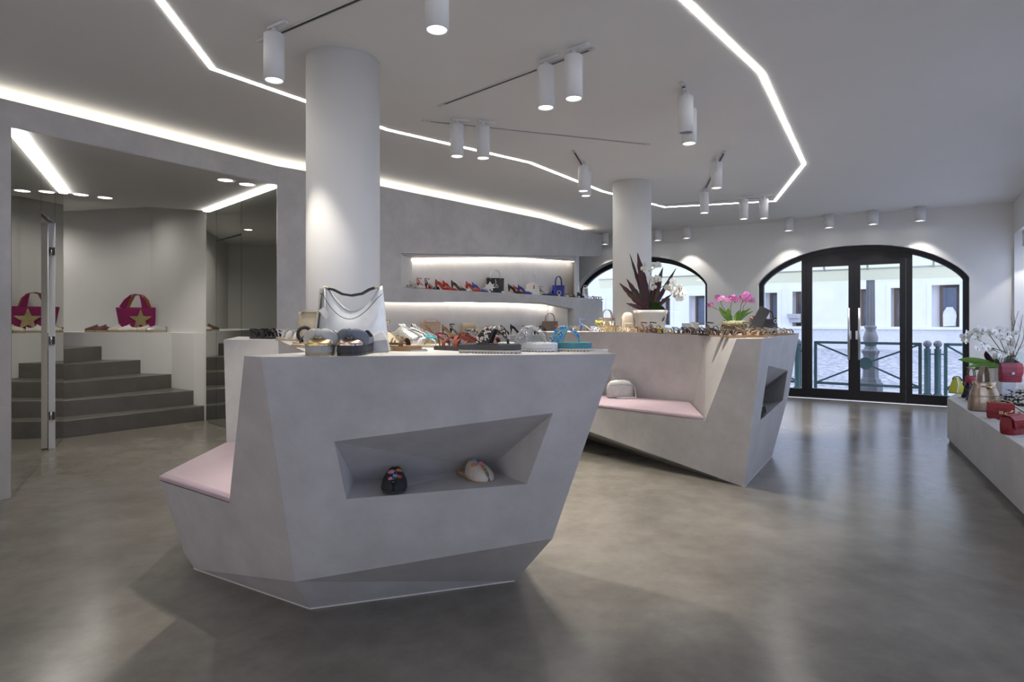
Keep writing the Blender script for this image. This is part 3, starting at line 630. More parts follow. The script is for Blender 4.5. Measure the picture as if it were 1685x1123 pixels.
g_ = [RC+RN*.32+RD*.2, RC+RN*8+RD*.2, RC+RN*8+RD*20, RC+RN*.32+RD*13.0, V(-.15, -3.45, 0), V(-.15, -12, 0), V(-14, -8, 0), V(-6.3, 1.0, 0)]
mb = MB(); mb.add([V(p_.x, p_.y, -.06) for p_ in g_[:4]], [(0, 1, 2, 3)]); struct(mb.build('pavement_side', M_pave))
mb = MB(); mb.add([V(p_.x, p_.y, -.07) for p_ in (V(4, -3.7, 0), V(9, -14, 0), V(-14, -12, 0), V(-12, 0, 0), V(-6.35, .95, 0), V(-.17, -3.42, 0))], [tuple(range(6))]); struct(mb.build('pavement_rear', M_pave))
mb = MB(); mb.add([out(-14, .34, -.02), out(12, .34, -.02), out(12, 3.0, -.1), out(-14, 3.0, -.1)], [(0, 1, 2, 3)]); struct(mb.build('pavement', M_pave))
mb = MB(); mb.add([out(-14, 3.0, -.1), out(12, 3.0, -.1), out(12, FD-1.2, .30), out(-14, FD-1.2, .30)], [(0, 1, 2, 3)]); struct(mb.build('street', M_cob))
mb = MB(); mb.add([out(-14, FD-1.2, .36), out(12, FD-1.2, .36), out(12, FD, .38), out(-14, FD, .38), out(-14, FD-1.2, .30), out(12, FD-1.2, .30)], [(0, 1, 2, 3), (4, 5, 1, 0)]); struct(mb.build('far_pavement', M_pave))
# building across the street
def far(px, py):
    q = (px-CX)/1000; O = DO+DN*FD; s = (q*O.y-O.x)/(DD.x-q*DD.y); y = (O+DD*s).y; return s, CAM_H-(py-HOR)/1000*y
bl_ = thing('street_building', 'white plastered building with framed shop windows across the street', 'building', tuple(out(0, FD, .36)))
def loc(mb):
    off = Vector(bl_.location); mb.v = [tuple(Vector(v)-off) for v in mb.v]; return mb
WN_ = [(1259, 1279, 482, 537, 0), (1304, 1319, 480, 537, 0), (1410, 1430, 476, 537, 0), (1466, 1483, 474, 538, 0), (1533, 1579, 469, 538.5, 1), (1088, 1103, 491, 535, 0), (1134, 1160, 487, 535, 0), (975, 992, 496, 535, 0)]
holes = []
for x0, x1, y0, y1, sh in WN_:
    s0, _ = far(x0, y0); s1, _ = far(x1, y0); z1 = far((x0+x1)/2, y0)[1]; z0 = far((x0+x1)/2, y1)[1]; holes.append([(s0, z0), (s1, z0), (s1, z1), (s0, z1)])
mb = MB(); wall_slab(mb, DO, DD, DN, [(-15, .3), (12, .3), (12, 4.4), (-15, 4.4)], holes, FD, FD+.4); loc(mb).build('facade', M_plaster, bl_)
M_brown = mat('brown_timber', (.09, .05, .03), .5); M_dkglass = mat('shop_glass', (.07, .10, .16), .08, 0, .3, 2, spec=.8)
M_shirt = mat('white_shirt', (.75, .75, .76), .8)
for h, wn in zip(holes, WN_):
    (s0, z0), (s1, _), (_, z1), _ = h; w_ = thing('window', None, None); w_.parent = bl_
    mid_ = s0+(s1-s0)*.30
    f = MB()
    wall_slab(f, DO, DD, DN, [(mid_, z0), (s1, z0), (s1, z1), (mid_, z1)], [[(mid_+.07, z0+.05), (s1-.05, z0+.05), (s1-.05, z1-.07), (mid_+.07, z1-.07)]], FD+.20, FD+.28); loc(f).build('frame', M_brown, w_)
    g = MB(); wall_slab(g, DO, DD, DN, [(mid_, z0), (s1, z0), (s1, z1), (mid_, z1)], [], FD+.26, FD+.28); loc(g).build('pane', M_dkglass, w_)
    wb = MB(); wall_slab(wb, DO, DD, DN, [(s0, z0), (mid_, z0), (mid_, z1), (s0, z1)], [], FD+.30, FD+.34); loc(wb).build('reveal', M_plaster, w_)
    tr = MB(); wall_slab(tr, DO, DD, DN, [(s0-.12, z0-.02), (s1+.12, z0-.02), (s1+.12, z1+.12), (s0-.12, z1+.12)], [h], FD-.03, FD+.01); loc(tr).build('surround', M_plaster, w_)
sp = [far(x, y) for x, y in ((1560, 512), (1553, 535), (1574, 535), (1567, 512))]
mb = MB()
a_ = far(1551, 536); b__ = far(1575, 507); cs = (a_[0]+b__[0])/2; hwid = (b__[0]-a_[0])/2; zz0, zz1 = a_[1], b__[1]
prof = [(-.75, 0), (.75, 0), (.95, .55), (.85, .8), (.35, 1.0), (-.35, 1.0), (-.85, .8), (-.95, .55)]
wall_slab(mb, DO, DD, DN, [(cs+x*hwid, zz0+(zz1-zz0)*z) for x, z in prof], [], FD+.12, FD+.19)
sh = soft(mb.build('shirt', M_shirt), .03, 2); tag(sh, 'white shirt displayed in the shop window across the street', 'shirt')
zs_ = far(1400, 539)[1]
mb = MB(); wall_slab(mb, DO, DD, DN, [(-14.9, .34), (11.9, .34), (11.9, zs_-.06), (-14.9, zs_-.06)], [], FD-.06, FD); loc(mb).build('plinth', mat('plinth_stone', (.66, .66, .67), .8), bl_)
mb = MB(); wall_slab(mb, DO, DD, DN, [(-14.9, zs_-.06), (11.9, zs_-.06), (11.9, zs_+.02), (-14.9, zs_+.02)], [], FD-.12, FD); loc(mb).build('plinth_ledge', M_plaster, bl_)
bx = thing('wall_box', 'grey stepped box fixed on the white street wall', 'box', tuple(out(far(1307, 520)[0], FD, 1.2)))
M_box = mat('grey_box', (.42, .42, .43), .6)
for (x0, x1, y0, y1, dd, nm) in ((1297, 1318, 517, 524, .25, 'lid'), (1300, 1318, 524, 531, .2, 'base')):
    mb = MB(); s0, z1 = far(x0, y0); s1, z0 = far(x1, y1); wall_slab(mb, DO, DD, DN, [(s0, z0), (s1, z0), (s1, z1), (s0, z1)], [], FD-dd, FD)
    mb.v = [tuple(Vector(v)-Vector(bx.location)) for v in mb.v]; mb.build(nm, M_box, bx)
# awnings
def awn_mat():
    m = bpy.data.materials.new('awning_cloth'); m.use_nodes = True; nt = m.node_tree; nt.nodes.remove(nt.nodes['Principled BSDF'])
    d = nt.nodes.new('ShaderNodeBsdfDiffuse'); t = nt.nodes.new('ShaderNodeBsdfTranslucent'); mx = nt.nodes.new('ShaderNodeMixShader'); mx.inputs[0].default_value = .6
    nz = nt.nodes.new('ShaderNodeTexNoise'); nz.inputs['Scale'].default_value = 40; rp = nt.nodes.new('ShaderNodeValToRGB')
    rp.color_ramp.elements[0].color = (.88, .86, .62, 1); rp.color_ramp.elements[1].color = (.92, .90, .67, 1)
    nt.links.new(nz.outputs[0], rp.inputs[0]); nt.links.new(rp.outputs[0], d.inputs[0]); nt.links.new(rp.outputs[0], t.inputs[0])
    nt.links.new(d.outputs[0], mx.inputs[1]); nt.links.new(t.outputs[0], mx.inputs[2]); nt.links.new(mx.outputs[0], nt.nodes['Material Output'].inputs[0]); return m
M_awn = awn_mat()
for s0, s1, lab, ribs in ((mid-half-.25, mid+half+.4, 'pale green awning above the arched shop door', (.3, .5, .78)), (wmid-whalf-.45, wmid+whalf+.25, 'pale green awning above the arched window', (.33, .72))):
    o = thing('awning', lab, 'awning', tuple(out((s0+s1)/2, .36, 3.2))); off = Vector(o.location)
    AD = 2.0; z1, z2, z3 = 3.1, 2.13, 1.93
    def am(mb): mb.v = [tuple(Vector(v)-off) for v in mb.v]; return mb
    mb = MB(); mb.add([out(s0, .36, z1), out(s1, .36, z1), out(s1, AD, z2), out(s0, AD, z2)], [(0, 1, 2, 3)]); am(mb).build('canopy', M_awn, o)
    mb = MB(); mb.add([out(s0, AD, z2), out(s1, AD, z2), out(s1, AD+.01, z3), out(s0, AD+.01, z3)], [(0, 1, 2, 3)]); am(mb).build('valance', M_awn, o)
    mb = MB(); mb.tube([out(s0, AD, z2+.01), out(s1, AD, z2+.01)], .022, 8); am(mb).build('front_bar', M_whitem, o)
    for r in ribs:
        s = s0+(s1-s0)*r; mb = MB(); mb.bar(out(s, .40, z1-.03), out(s, AD-.02, z2-.01), .03, .03); am(mb).build('arm', mat('awning_arm', (.6, .62, .55), .5), o)
# street furniture
M_teal = mat('teal_paint', (.055, .12, .13), .45, .2, .08, 10); M_iron = mat('grey_iron', (.20, .21, .23), .5, .3, .06, 10)
def street(px, d): # point on the pavement at distance d outside
    q = (px-CX)/1000; O = DO+DN*d; s = (q*O.y-O.x)/(DD.x-q*DD.y); return s
RDp = 2.1; GZ = -.075
def railing(px0, px1, lab, z_top=.83, zb=.06, name='street_railing'):
    s0, s1 = street(px0, RDp), street(px1, RDp); o = thing(name, lab, 'railing', tuple(out((s0+s1)/2, RDp, GZ))); off = Vector(o.location)
    def L_(mb): mb.v = [tuple(Vector(v)-off) for v in mb.v]; return mb
    P = lambda s, z: out(s, RDp, z)
    for s in (s0, s1): L_(MB().bar(P(s, GZ), P(s, z_top), .05, .05, DD)).build('post', M_teal, o)
    L_(MB().bar(P(s0, z_top-.02), P(s1, z_top-.02), .05, .045)).build('top_rail', M_teal, o); L_(MB().bar(P(s0, zb), P(s1, zb), .045, .045)).build('bottom_rail', M_teal, o)
    cx_, cz_ = (s0+s1)/2, (z_top+zb)/2
    for s, z in ((s0, zb), (s1, zb), (s0, z_top-.03), (s1, z_top-.03)): L_(MB().bar(P(s, z), P(cx_, cz_), .03, .03)).build('diagonal_bar', M_teal, o)
    mb = MB(); c = P(cx_, cz_); r = [[c+DD*(.11*math.cos(2*PI*k/20))+V(0, 0, .11*math.sin(2*PI*k/20))+DN*dd for k in range(20)] for dd in (-.02, .02)]
    mb.loft(r, smooth=False); L_(mb).build('disc', M_teal, o)
    return o
railing(1342, 1514, 'teal street railing with crossed bars and a disc, seen through both door leaves')
railing(1556, 1690, 'teal street railing section right of the ball bollards')
railing(1150, 1316, 'teal street railing section mostly hidden behind the counter')
def bollard(px, lab):
    o = thing('ball_bollard', lab, 'bollard', tuple(out(street(px, RDp-.12), RDp-.12, GZ)), 0, 'ball topped bollards outside the door')
    MB().lathe([(.065, 0), (.065, .05), (.048, .06), (.048, .78), (.055, .80), (.03, .82), (.03, .84)], n=16).build('post', M_teal, o)
    MB().ball((0, 0, .89), .062, 16, 10).build('ball', M_iron, o)
    MB().bar((0, 0, .72), tuple(DD*.12+V(0, 0, .72)), .02, .02).build('stub', M_teal, o)
bollard(1526, 'ball topped teal bollard, nearer the door leaves'); bollard(1543, 'ball topped teal bollard, farther from the door leaves')
bollard(1312, 'ball topped teal bollard at the left glass pane beside the counter edge')
lp = thing('street_lamp', 'grey cast iron fluted lamp post standing outside the right door leaf', 'lamp', tuple(out(street(1432.5, 2.55), 2.55, -.085)))
mb = MB(); mb.lathe([(.20, 0), (.20, .16), (.175, .17), (.165, .22)], n=8, smooth=False); mb.build('base', M_iron, lp)
mb = MB(); mb.lathe([(.15, .22), (.135, .26), (.125, .66), (.145, .70), (.155, .74), (.11, .78), (.09, .83)], n=8, smooth=False); mb.build('pedestal', M_iron, lp)
mb = MB(); mb.lathe([(.09, .83), (.115, .90), (.125, .98), (.10, 1.07), (.075, 1.13), (.10, 1.16), (.10, 1.19), (.078, 1.21)], n=20); mb.build('bulb', M_iron, lp)
r = []
for z, rr in ((1.21, .072), (2.6, .062)): r.append([V((rr+(.006 if k % 2 else -.006))*math.cos(2*PI*k/24), (rr+(.006 if k % 2 else -.006))*math.sin(2*PI*k/24), z) for k in range(24)])
MB().loft(r, smooth=False).build('fluted_shaft', M_iron, lp)
mb = MB(); mb.lathe([(.06, 2.6), (.1, 2.64), (.1, 2.7), (.05, 2.74), (.05, 2.9), (.18, 3.3), (.2, 3.34), (.04, 3.5)], n=12); mb.build('lantern', M_iron, lp)

# ------------------------------------------------------------------ builders for shoes and bags
def C(n, rgb, rough=.5, metal=0., var=.08, sc=40, **k): return mat('c_'+n, rgb, rough, metal, var, sc, **k)
black = C('black', (.015, .015, .017), .4); blacks = C('black_suede', (.02, .02, .024), .85); white = C('white', (.72, .71, .69), .45); offw = C('offwhite', (.62, .58, .50), .55)
red = C('red', (.45, .03, .025), .32); redd = C('dark_red', (.24, .015, .022), .4, bump=.1); blue = C('cobalt', (.03, .05, .36), .4); navy = C('navy', (.03, .05, .14), .6)
tan = C('tan', (.34, .21, .11), .5); brown = C('brown', (.10, .045, .025), .55); nude = C('nude', (.56, .38, .27), .45); beige = C('beige', (.50, .40, .27), .5); cream = C('cream', (.66, .58, .42), .5)
gold = C('gold', (.62, .46, .22), .3, .9); silver = C('silver', (.58, .58, .57), .32, .75); yellow = C('yellow', (.62, .56, .05), .5); coral = C('coral', (.21, .045, .025), .7); grey = C('grey', (.30, .30, .31), .7)
taupe = C('taupe', (.17, .125, .095), .6); teal = C('teal', (.03, .20, .25), .45); tealp = C('teal_pale', (.17, .40, .40), .4); denim = C('denim', (.10, .16, .32), .8); palegrey = C('pale_grey', (.52, .52, .52), .7)
orange = C('orange', (.60, .17, .03), .5); pewter = C('pewter', (.20, .20, .22), .35, .6, .15, 60); charcoal = C('charcoal', (.05, .05, .055), .6); magenta = C('magenta', (.26, .012, .10), .8); straw = C('straw', (.36, .28, .17), .8)
zebra = striped('c_zebra', (.02, .02, .02), (.68, .66, .62), 22, .5, 6); bwpat = striped('c_bw_pattern', (.02, .02, .02), (.75, .73, .70), 60, .5, 1, 'noise'); snake = striped('c_snake', (.16, .12, .06), (.55, .48, .36), 50, .5, 1, 'noise')
sequin = C('gold_sequin', (.70, .56, .28), .25, .9, .45, 120, bump=.6); sparkle = C('silver_sparkle', (.60, .60, .58), .3, .7, .4, 160, bump=.5)
def interp(tab, t):
    for (a, x), (b, y) in zip(tab, tab[1:]):
        if t <= b: return x+(y-x)*max(0, (t-a))/(b-a)
    return tab[-1][1]
ROUND = [(0, .30), (.03, .48), (.08, .62), (.2, .72), (.38, .68), (.52, .80), (.66, .99), (.76, 1.0), (.86, .92), (.94, .70), (.98, .42), (1, .18)]
POINT = [(0, .28), (.03, .46), (.08, .58), (.2, .66), (.4, .66), (.56, .84), (.68, .95), (.78, .84), (.88, .58), (.95, .33), (1, .10)]
class Foot:        # heel at +y, toe towards -y
    def __init__(s, L=.235, W=.082, tab=ROUND, hp=None, base=0.):
        s.L, s.W, s.tab = L, W, tab; s.hp = hp or (lambda t: base)
    def w(s, t): return interp(s.tab, t)*s.W/2
    def y(s, t): return s.L*(.5-t)
    def z(s, t): return s.hp(t)
    def slab(s, mb, z0, z1, g=0., n=16, flat=False):
        r = []
        for i in range(n+1):
            t = i/n; w = s.w(t)+g; y = s.y(t)+(g if i == 0 else -g if i == n else 0); b = 0 if flat else s.z(t)
            r.append([V(-w, y, b+z0), V(w, y, b+z0), V(w, y, s.z(t)+z1), V(-w, y, s.z(t)+z1)])
        mb.loft(r, smooth=False); return mb
    def strap(s, mb, t, h, width, th=.003, skew=0., n=9, z=0., dx=0.):
        p = []
        for i in range(n+1):
            a = PI*i/n; tt = t+skew*math.cos(a)
            p.append(V(dx*math.sin(a)+(s.w(tt)+.001)*math.cos(a), s.y(tt), s.z(tt)+z+h*math.sin(a)))
        return mb.ribbon(p, V(0, 1, -.25), width, th)
    def shell(s, mb, t0, t1, hf, opn, n=12, m=10, z=0., close=(True, True)):     # closed or open upper; opn(t) = 0 closed, 1 fully open
        for side in (-1, 1):
            r = []
            for i in range(n+1):
                t = t0+(t1-t0)*i/n; w, h, o = s.w(t)+.002, hf(t), opn(t); row = []
                for j in range(m+1):
                    a = (PI/2)*(1-o*.75)*j/m; row.append(V(side*w*math.cos(a)**.7 if j < m or o > 0 else 0, s.y(t), s.z(t)+z+h*math.sin(a)**.9))
                r.append(row)
            if close[1]: r.append([V(0, p.y, p.z) for p in r[-1]])
            if close[0]: r.insert(0, [V(0, p.y, p.z) for p in r[0]])
            n_r = len(r)-1
            k = m+1; vs = [p for q in r for p in q]; fs = [(i*k+j, i*k+j+1, (i+1)*k+j+1, (i+1)*k+j) for i in range(n_r) for j in range(m)]
            mb.add(vs, fs, True)
        return mb
def heelp(h, p=.006):
    return lambda t: p+(h-p)*(1 if t < .12 else max(0, .5+.5*math.cos(PI*min(1, (t-.12)/.56))))
SHOES = {}
def put(o, loc, yaw, label, group, cat):
    o.location = loc; o.rotation_euler.z = math.radians(yaw); tag(o, label, cat, group); return o
def pump(name, upper, sole_m, lining, h=.085, cat='shoe'):
    f = Foot(.225, .074, POINT, heelp(h)); o = thing(name, None, None)
    f.slab(MB(), 0, .004).build('sole', sole_m, o); f.slab(MB(), .0042, .006, -.004).build('insole', lining, o)
    def hf(t): return interp([(0, .062), (.15, .052), (.4, .036), (.62, .042), (.8, .036), (1, .014)], t)
    def op(t): return interp([(0, .12), (.03, .75), (.12, .85), (.45, .85), (.62, .6), (.70, 0), (1, 0)], t)
    solid(f.shell(MB(), 0, 1, hf, op, 18, 6, .003).build('upper', upper, o), .002)
    mb = MB(); mb.loft([[V(q*r*math.cos(2*PI*j/8), f.y(.045)-.004+ky+q*r*math.sin(2*PI*j/8), z) for j in range(8)] for r, ky, z, q in ((.0045, .006, 0, 1), (.006, .006, h*.3, 1), (.011, .003, h*.75, 1), (.021, 0, h+.004, 1))]); mb.build('heel', upper, o)
    return o
def heel_sandal(name, strapm, sole_m, insole, h=.09, block=False, straps=((.72, .038, .018, 0), (.82, .03, .012, 0)), ankle=True, buckle=None):
    f = Foot(.225, .076, POINT, heelp(h, .010)); o = thing(name, None, None)
    f.slab(MB(), -.002, .005).build('sole', sole_m, o); f.slab(MB(), .0052, .007, -.002).build('insole', insole, o)
    mb = MB(); r0 = .012 if block else .0045
    mb.loft([[V(r*math.cos(2*PI*j/8), f.y(.05)+r*math.sin(2*PI*j/8), z) for j in range(8)] for r, z in ((r0, 0), (r0*1.15, h*.5), (.019, h))]); mb.build('heel', strapm, o)
    for t, hh, w, sk in straps: f.strap(MB(), t, hh, w, .003, sk, 9, .004).build('strap', strapm, o)
    if ankle:
        mb = MB(); n = 14; p = [V(.027*math.cos(2*PI*i/n), f.y(.13)+.034*math.sin(2*PI*i/n), h+.062+.004*math.sin(2*PI*i/n)) for i in range(n+1)]
        mb.ribbon(p, V(0, 0, 1), .009, .003); mb.build('ankle_strap', strapm, o)
        mb = MB(); w = .021; mb.ribbon([V(-w, f.y(.10), h+.005), V(-w*1.1, f.y(.03), h+.03), V(0, f.y(.0)+.004, h+.055), V(w*1.1, f.y(.03), h+.03), V(w, f.y(.10), h+.005)], V(0, .3, 1), .014, .003); mb.build('heel_counter', strapm, o)
    return o
def flat_sandal(name, strapm, sole_m, insole, straps=((.45, .05, .014, 0), (.74, .04, .02, 0)), thong=False, ankle=True, thick=.012, decor=None, dm=None, L=.235):
    f = Foot(L, .082, ROUND, None, 0); o = thing(name, None, None)
    f.slab(MB(), 0, thick).build('sole', sole_m, o); f.slab(MB(), thick+.0002, thick+.002, -.003).build('insole', insole, o); f.hp = lambda t: thick
    for t, h, w, sk in straps: f.strap(MB(), t, h, w, .003, sk).build('strap', strapm, o)
    if thong:
        mb = MB()
        for sd in (-1, 1): mb.ribbon([V(sd*f.w(.46), f.y(.46), thick), V(sd*f.w(.5)*.85, f.y(.52), thick+.032), V(sd*.012, f.y(.66), thick+.036), V(0, f.y(.76), thick+.018), V(0, f.y(.80), thick)], V(.3, 1, 0), [.014, .014, .012, .008, .006], .003)
        mb.build('thong_strap', strapm, o)
    if ankle:
        mb = MB(); n = 12; mb.ribbon([V(.030*math.cos(PI*2*i/n), f.y(.16)+.036*math.sin(PI*2*i/n), thick+.040+.018*math.sin(PI*2*i/n)+.006*math.cos(PI*4*i/n)) for i in range(n+1)], V(0, 0, 1), .007, .0025)
        for sd in (-1, 1): mb.ribbon([V(sd*f.w(.2), f.y(.22), thick), V(sd*.031, f.y(.17), thick+.042)], V(0, 1, 0), .007, .0025)
        mb.build('ankle_strap', strapm, o)
    if decor:
        mb = MB()
        for i in range(decor):
            t = random.uniform(.56, .78); a = random.uniform(.7, 2.4); mb.ball((f.w(t)*math.cos(a), f.y(t), thick+.042*math.sin(a)+.004), random.uniform(.004, .007), 6, 4)
        stuff(mb.build('beads', dm, o))
    return o
def platform_thong(name, mid, tread, foot, strapm, bead_ms, thick=.034, treadh=.012):
    f = Foot(.24, .088, ROUND, None, 0); o = thing(name, None, None)
    mb = MB(); f.slab(mb, .004, treadh)
    for i in range(19):
        t = .03+.94*i/18; w = f.w(t)+.0015; mb.box((0, f.y(t), .0025), (2*w, .006, .005))
    mb.build('outsole', tread, o)
    soft(f.slab(MB(), treadh, thick, .001).build('midsole', mid, o), .003, 2); f.slab(MB(), thick, thick+.002, -.004).build('footbed', foot, o)
    z = thick; st = MB()
    for sd in (-1, 1):
        P = [V(sd*(f.w(.40)-.002), f.y(.40), z-.004), V(sd*f.w(.44)*.98, f.y(.44), z+.024), V(sd*f.w(.5)*.62, f.y(.52), z+.054), V(sd*.010, f.y(.60), z+.060), V(sd*.004, f.y(.70), z+.040), V(0, f.y(.79), z+.014)]
        st.ribbon(P, [V(0, 1, .1)]*2+[V(0, 1, .4)]*2+[V(1, .4, .2)]*2, [.052, .048, .040, .030, .018, .012], .004)
    st.tube([V(0, f.y(.79), z+.018), V(0, f.y(.80), z)], .005, 6); st.build('strap', strapm, o)
    for bi, (bm, cnt) in enumerate(bead_ms):
        mb = MB(); rnd = random.Random(bi+len(name))
        for k in range(cnt):
            sd = rnd.choice((-1, 1)); u = rnd.random()
            a_ = [V(sd*(f.w(.40)), f.y(.40), z+.004), V(sd*f.w(.44), f.y(.44), z+.026), V(sd*f.w(.5)*.65, f.y(.52), z+.058), V(sd*.012, f.y(.60), z+.064), V(sd*.004, f.y(.70), z+.045), V(0, f.y(.79), z+.019)]
            ww = [.046, .044, .036, .026, .016, .010]; q = u*4.999; i = int(q); fr = q-i
            p = a_[i].lerp(a_[i+1], fr); w_ = ww[i]*(1-fr)+ww[i+1]*fr; p = p+V(sd*.0035, rnd.uniform(-.5, .5)*w_, .0015); mb.ball(p, rnd.uniform(.0028, .0048), 6, 4)
        stuff(mb.build('beads', bm, o))
    return o
def bow_slipon(name, upper, sole_m, cap, bow):
    f = Foot(.235, .092, [(0, .35), (.04, .55), (.1, .68), (.3, .74), (.5, .84), (.66, .98), (.78, 1), (.88, .93), (.95, .74), (.985, .50), (1, .38)], None, 0); o = thing(name, None, None); T_ = .036
    mb = MB(); f.slab(mb, 0, .009, .001); mb.build('outsole', straw if cap is gold else black, o); soft(f.slab(MB(), .009, T_, .0015).build('midsole', sole_m, o), .003, 2)
    f.hp = lambda t: T_
    hf = lambda t: interp([(0, .05), (.2, .044), (.45, .045), (.62, .048), (.76, .034), (.88, .020), (1, .008)], t); op = lambda t: interp([(0, .1), (.03, .7), (.1, .85), (.42, .85), (.52, .5), (.58, 0), (1, 0)], t)
    solid(f.shell(MB(), 0, .97, hf, op, 18, 8).build('upper', upper, o), .003)
    cf = Foot(f.L, f.W+.004, f.tab, f.hp); cf.shell(MB(), .85, 1, lambda t: hf(t)*.97+.003, lambda t: 0, 10, 8, 0., (False, True)).build('toe_cap', cap, o)
    b = MB(); yk = f.y(.80)
    for sd in (-1, 1):
        r = []
        for x, hh, dd, zz, yy in ((.004, .018, .011, .044, -.008), (.016, .032, .015, .043, -.008), (.030, .044, .016, .035, -.004), (.043, .050, .014, .026, .004), (.051, .044, .008, .021, .010)):
            r.append([V(sd*(x+.010*math.sin(2*PI*j/12)), yk+yy+dd*math.sin(2*PI*j/12), T_+zz+hh*.5*math.cos(2*PI*j/12)) for j in range(12)])
        b.loft(r)
    b.build('bow', bow, o); k = MB(); k.ball((0, yk-.016, T_+.044), .012, 10, 6, (1, .9, 1.35)); k.build('bow_knot', bow, o)
    return o
def mule(name, upper, sole_m, lining, flowers):
    f = Foot(.235, .092, ROUND, None, 0); o = thing(name, None, None)
    f.slab(MB(), 0, .010).build('sole', sole_m, o); f.slab(MB(), .0102, .013, -.002).build('insole', lining, o); f.hp = lambda t: .010
    hf = lambda t: interp([(.42, .062), (.6, .060), (.78, .048), (.9, .034), (1, .014)], t)
    solid(f.shell(MB(), .43, 1, hf, lambda t: 0, 12, 8, 0., (False, True)).build('upper', upper, o), .003)
    for (x, t, r, m_) in flowers:
        mb = MB(); w = f.w(t); a = math.acos(max(-1, min(1, x))); c = V(x*w*.9, f.y(t), .010+hf(t)*math.sin(a)**.9+.003)
        nrm = V(x*.8, -.35, .8).normalized(); u = nrm.cross(V(0, 1, 0)).normalized(); v = nrm.cross(u)
        for k in range(6):
            q = c+(u*math.cos(k*PI/3)+v*math.sin(k*PI/3))*r*.6; mb.ball(q, r*.55, 6, 4, (1, 1, .6))
        mb.ball(c+nrm*.002, r*.35, 6, 4); mb.build('embroidered_flower', m_, o)
    mb = MB(); rr = random.Random(3)
    for k in range(16):
        t = rr.uniform(.55, .92); x = rr.uniform(-.8, .8); a = math.acos(x); mb.ball((x*f.w(t)*.92, f.y(t), .010+hf(t)*math.sin(a)**.9+.001), .0045, 5, 3, (1, 1.8, .5))
    stuff(mb.build('embroidered_leaves', C('leafgreen', (.10, .20, .06), .7), o)); return o
def sneaker(name, upper, sole_m, lace):
    f = Foot(.25, .09, ROUND, None, 0); o = thing(name, None, None)
    soft(f.slab(MB(), 0, .03, .002).build('sole', sole_m, o), .004, 2); f.hp = lambda t: .028
    hf = lambda t: interp([(0, .052), (.15, .050), (.35, .055), (.5, .066), (.65, .050), (.8, .038), (1, .018)], t); op = lambda t: interp([(0, .1), (.04, .7), (.1, .8), (.36, .7), (.46, 0), (1, 0)], t)
    solid(f.shell(MB(), 0, .98, hf, op, 16, 7).build('upper', upper, o), .003)
    mb = MB()
    for k in range(5):
        t = .50+k*.045; h = hf(t)+.004; mb.ribbon([V(-.022, f.y(t), .028+h*.88), V(0, f.y(t)+.004, .028+h), V(.022, f.y(t), .028+h*.88)], V(0, 1, 0), .006, .002)
    mb.build('laces', lace, o)
    mb = MB(); mb.add([V(-.018, f.y(.50), .092), V(.018, f.y(.50), .092), V(.02, f.y(.43), .104), V(-.02, f.y(.43), .104)], [(0, 1, 2, 3)]); solid(mb.build('tongue', upper, o), .006)
    return o
def ball_tubes(mb, pts, r, n=6): return mb.tube(pts, r, n)
# bags: grid shell with a top profile and a thickness profile; width along x, front towards -y
def shell_bag(mb, wb, wt, h, d, top=lambda u: 1., n=16, m=10, bulge=.35, pinch=.25):
    rows = {}
    vs = []; fs = []
    for sd in (-1, 1):
        base = len(vs)
        for j in range(m+1):
            v = j/m
            for i in range(n+1):
                u = -1+2*i/n; hh = h*top(u); w = (wb+(wt-wb)*v)/2
                dep = d/2*(1-(1-pinch)*v**1.5)*(1-abs(u)**4*.8)*(1+bulge*math.sin(PI*min(v, 1))*(1-u*u))
                vs.append(V(u*w, sd*dep, v*hh))
        k = n+1
        for j in range(m):
            for i in range(n):
                q = (base+j*k+i, base+j*k+i+1, base+(j+1)*k+i+1, base+(j+1)*k+i); fs.append(q if sd < 0 else q[::-1])
    k = n+1; B = (m+1)*k
    for i in range(n): fs.append((i+1, i, B+i, B+i+1)); t = m*k; fs.append((t+i, t+i+1, B+t+i+1, B+t+i))
    for j in range(m): fs.append((j*k, (j+1)*k, B+(j+1)*k, B+j*k)); fs.append(((j+1)*k+n, j*k+n, B+j*k+n, B+(j+1)*k+n))
    mb.add(vs, fs, True); return mb
def arc_handle(mb, x0, x1, z, h, y=0., r=.006, n=12, p=.5, rib=None):
    pts = [V((x0+x1)/2-(x1-x0)/2*math.cos(PI*i/n), y, z+h*math.sin(PI*i/n)**p) for i in range(n+1)]
    if rib: mb.ribbon(pts, V(0, 1, 0), rib, r)
    else: mb.tube(pts, r, 7)
    return mb
def tote(name, m, hm, wb, wt, h, d, hh, hx=.35, hw=.012, extra=None, top=lambda u: 1., rib=True):
    o = thing(name, None, None); shell_bag(MB(), wb, wt, h, d, top).build('body', m, o)
    for s in (-1, 1): arc_handle(MB(), -wt*hx, wt*hx, h*.93*top(hx), hh, s*d*.18, .004 if rib else hw/2, 12, .6, hw if rib else None).build('handle', hm, o)
    return o
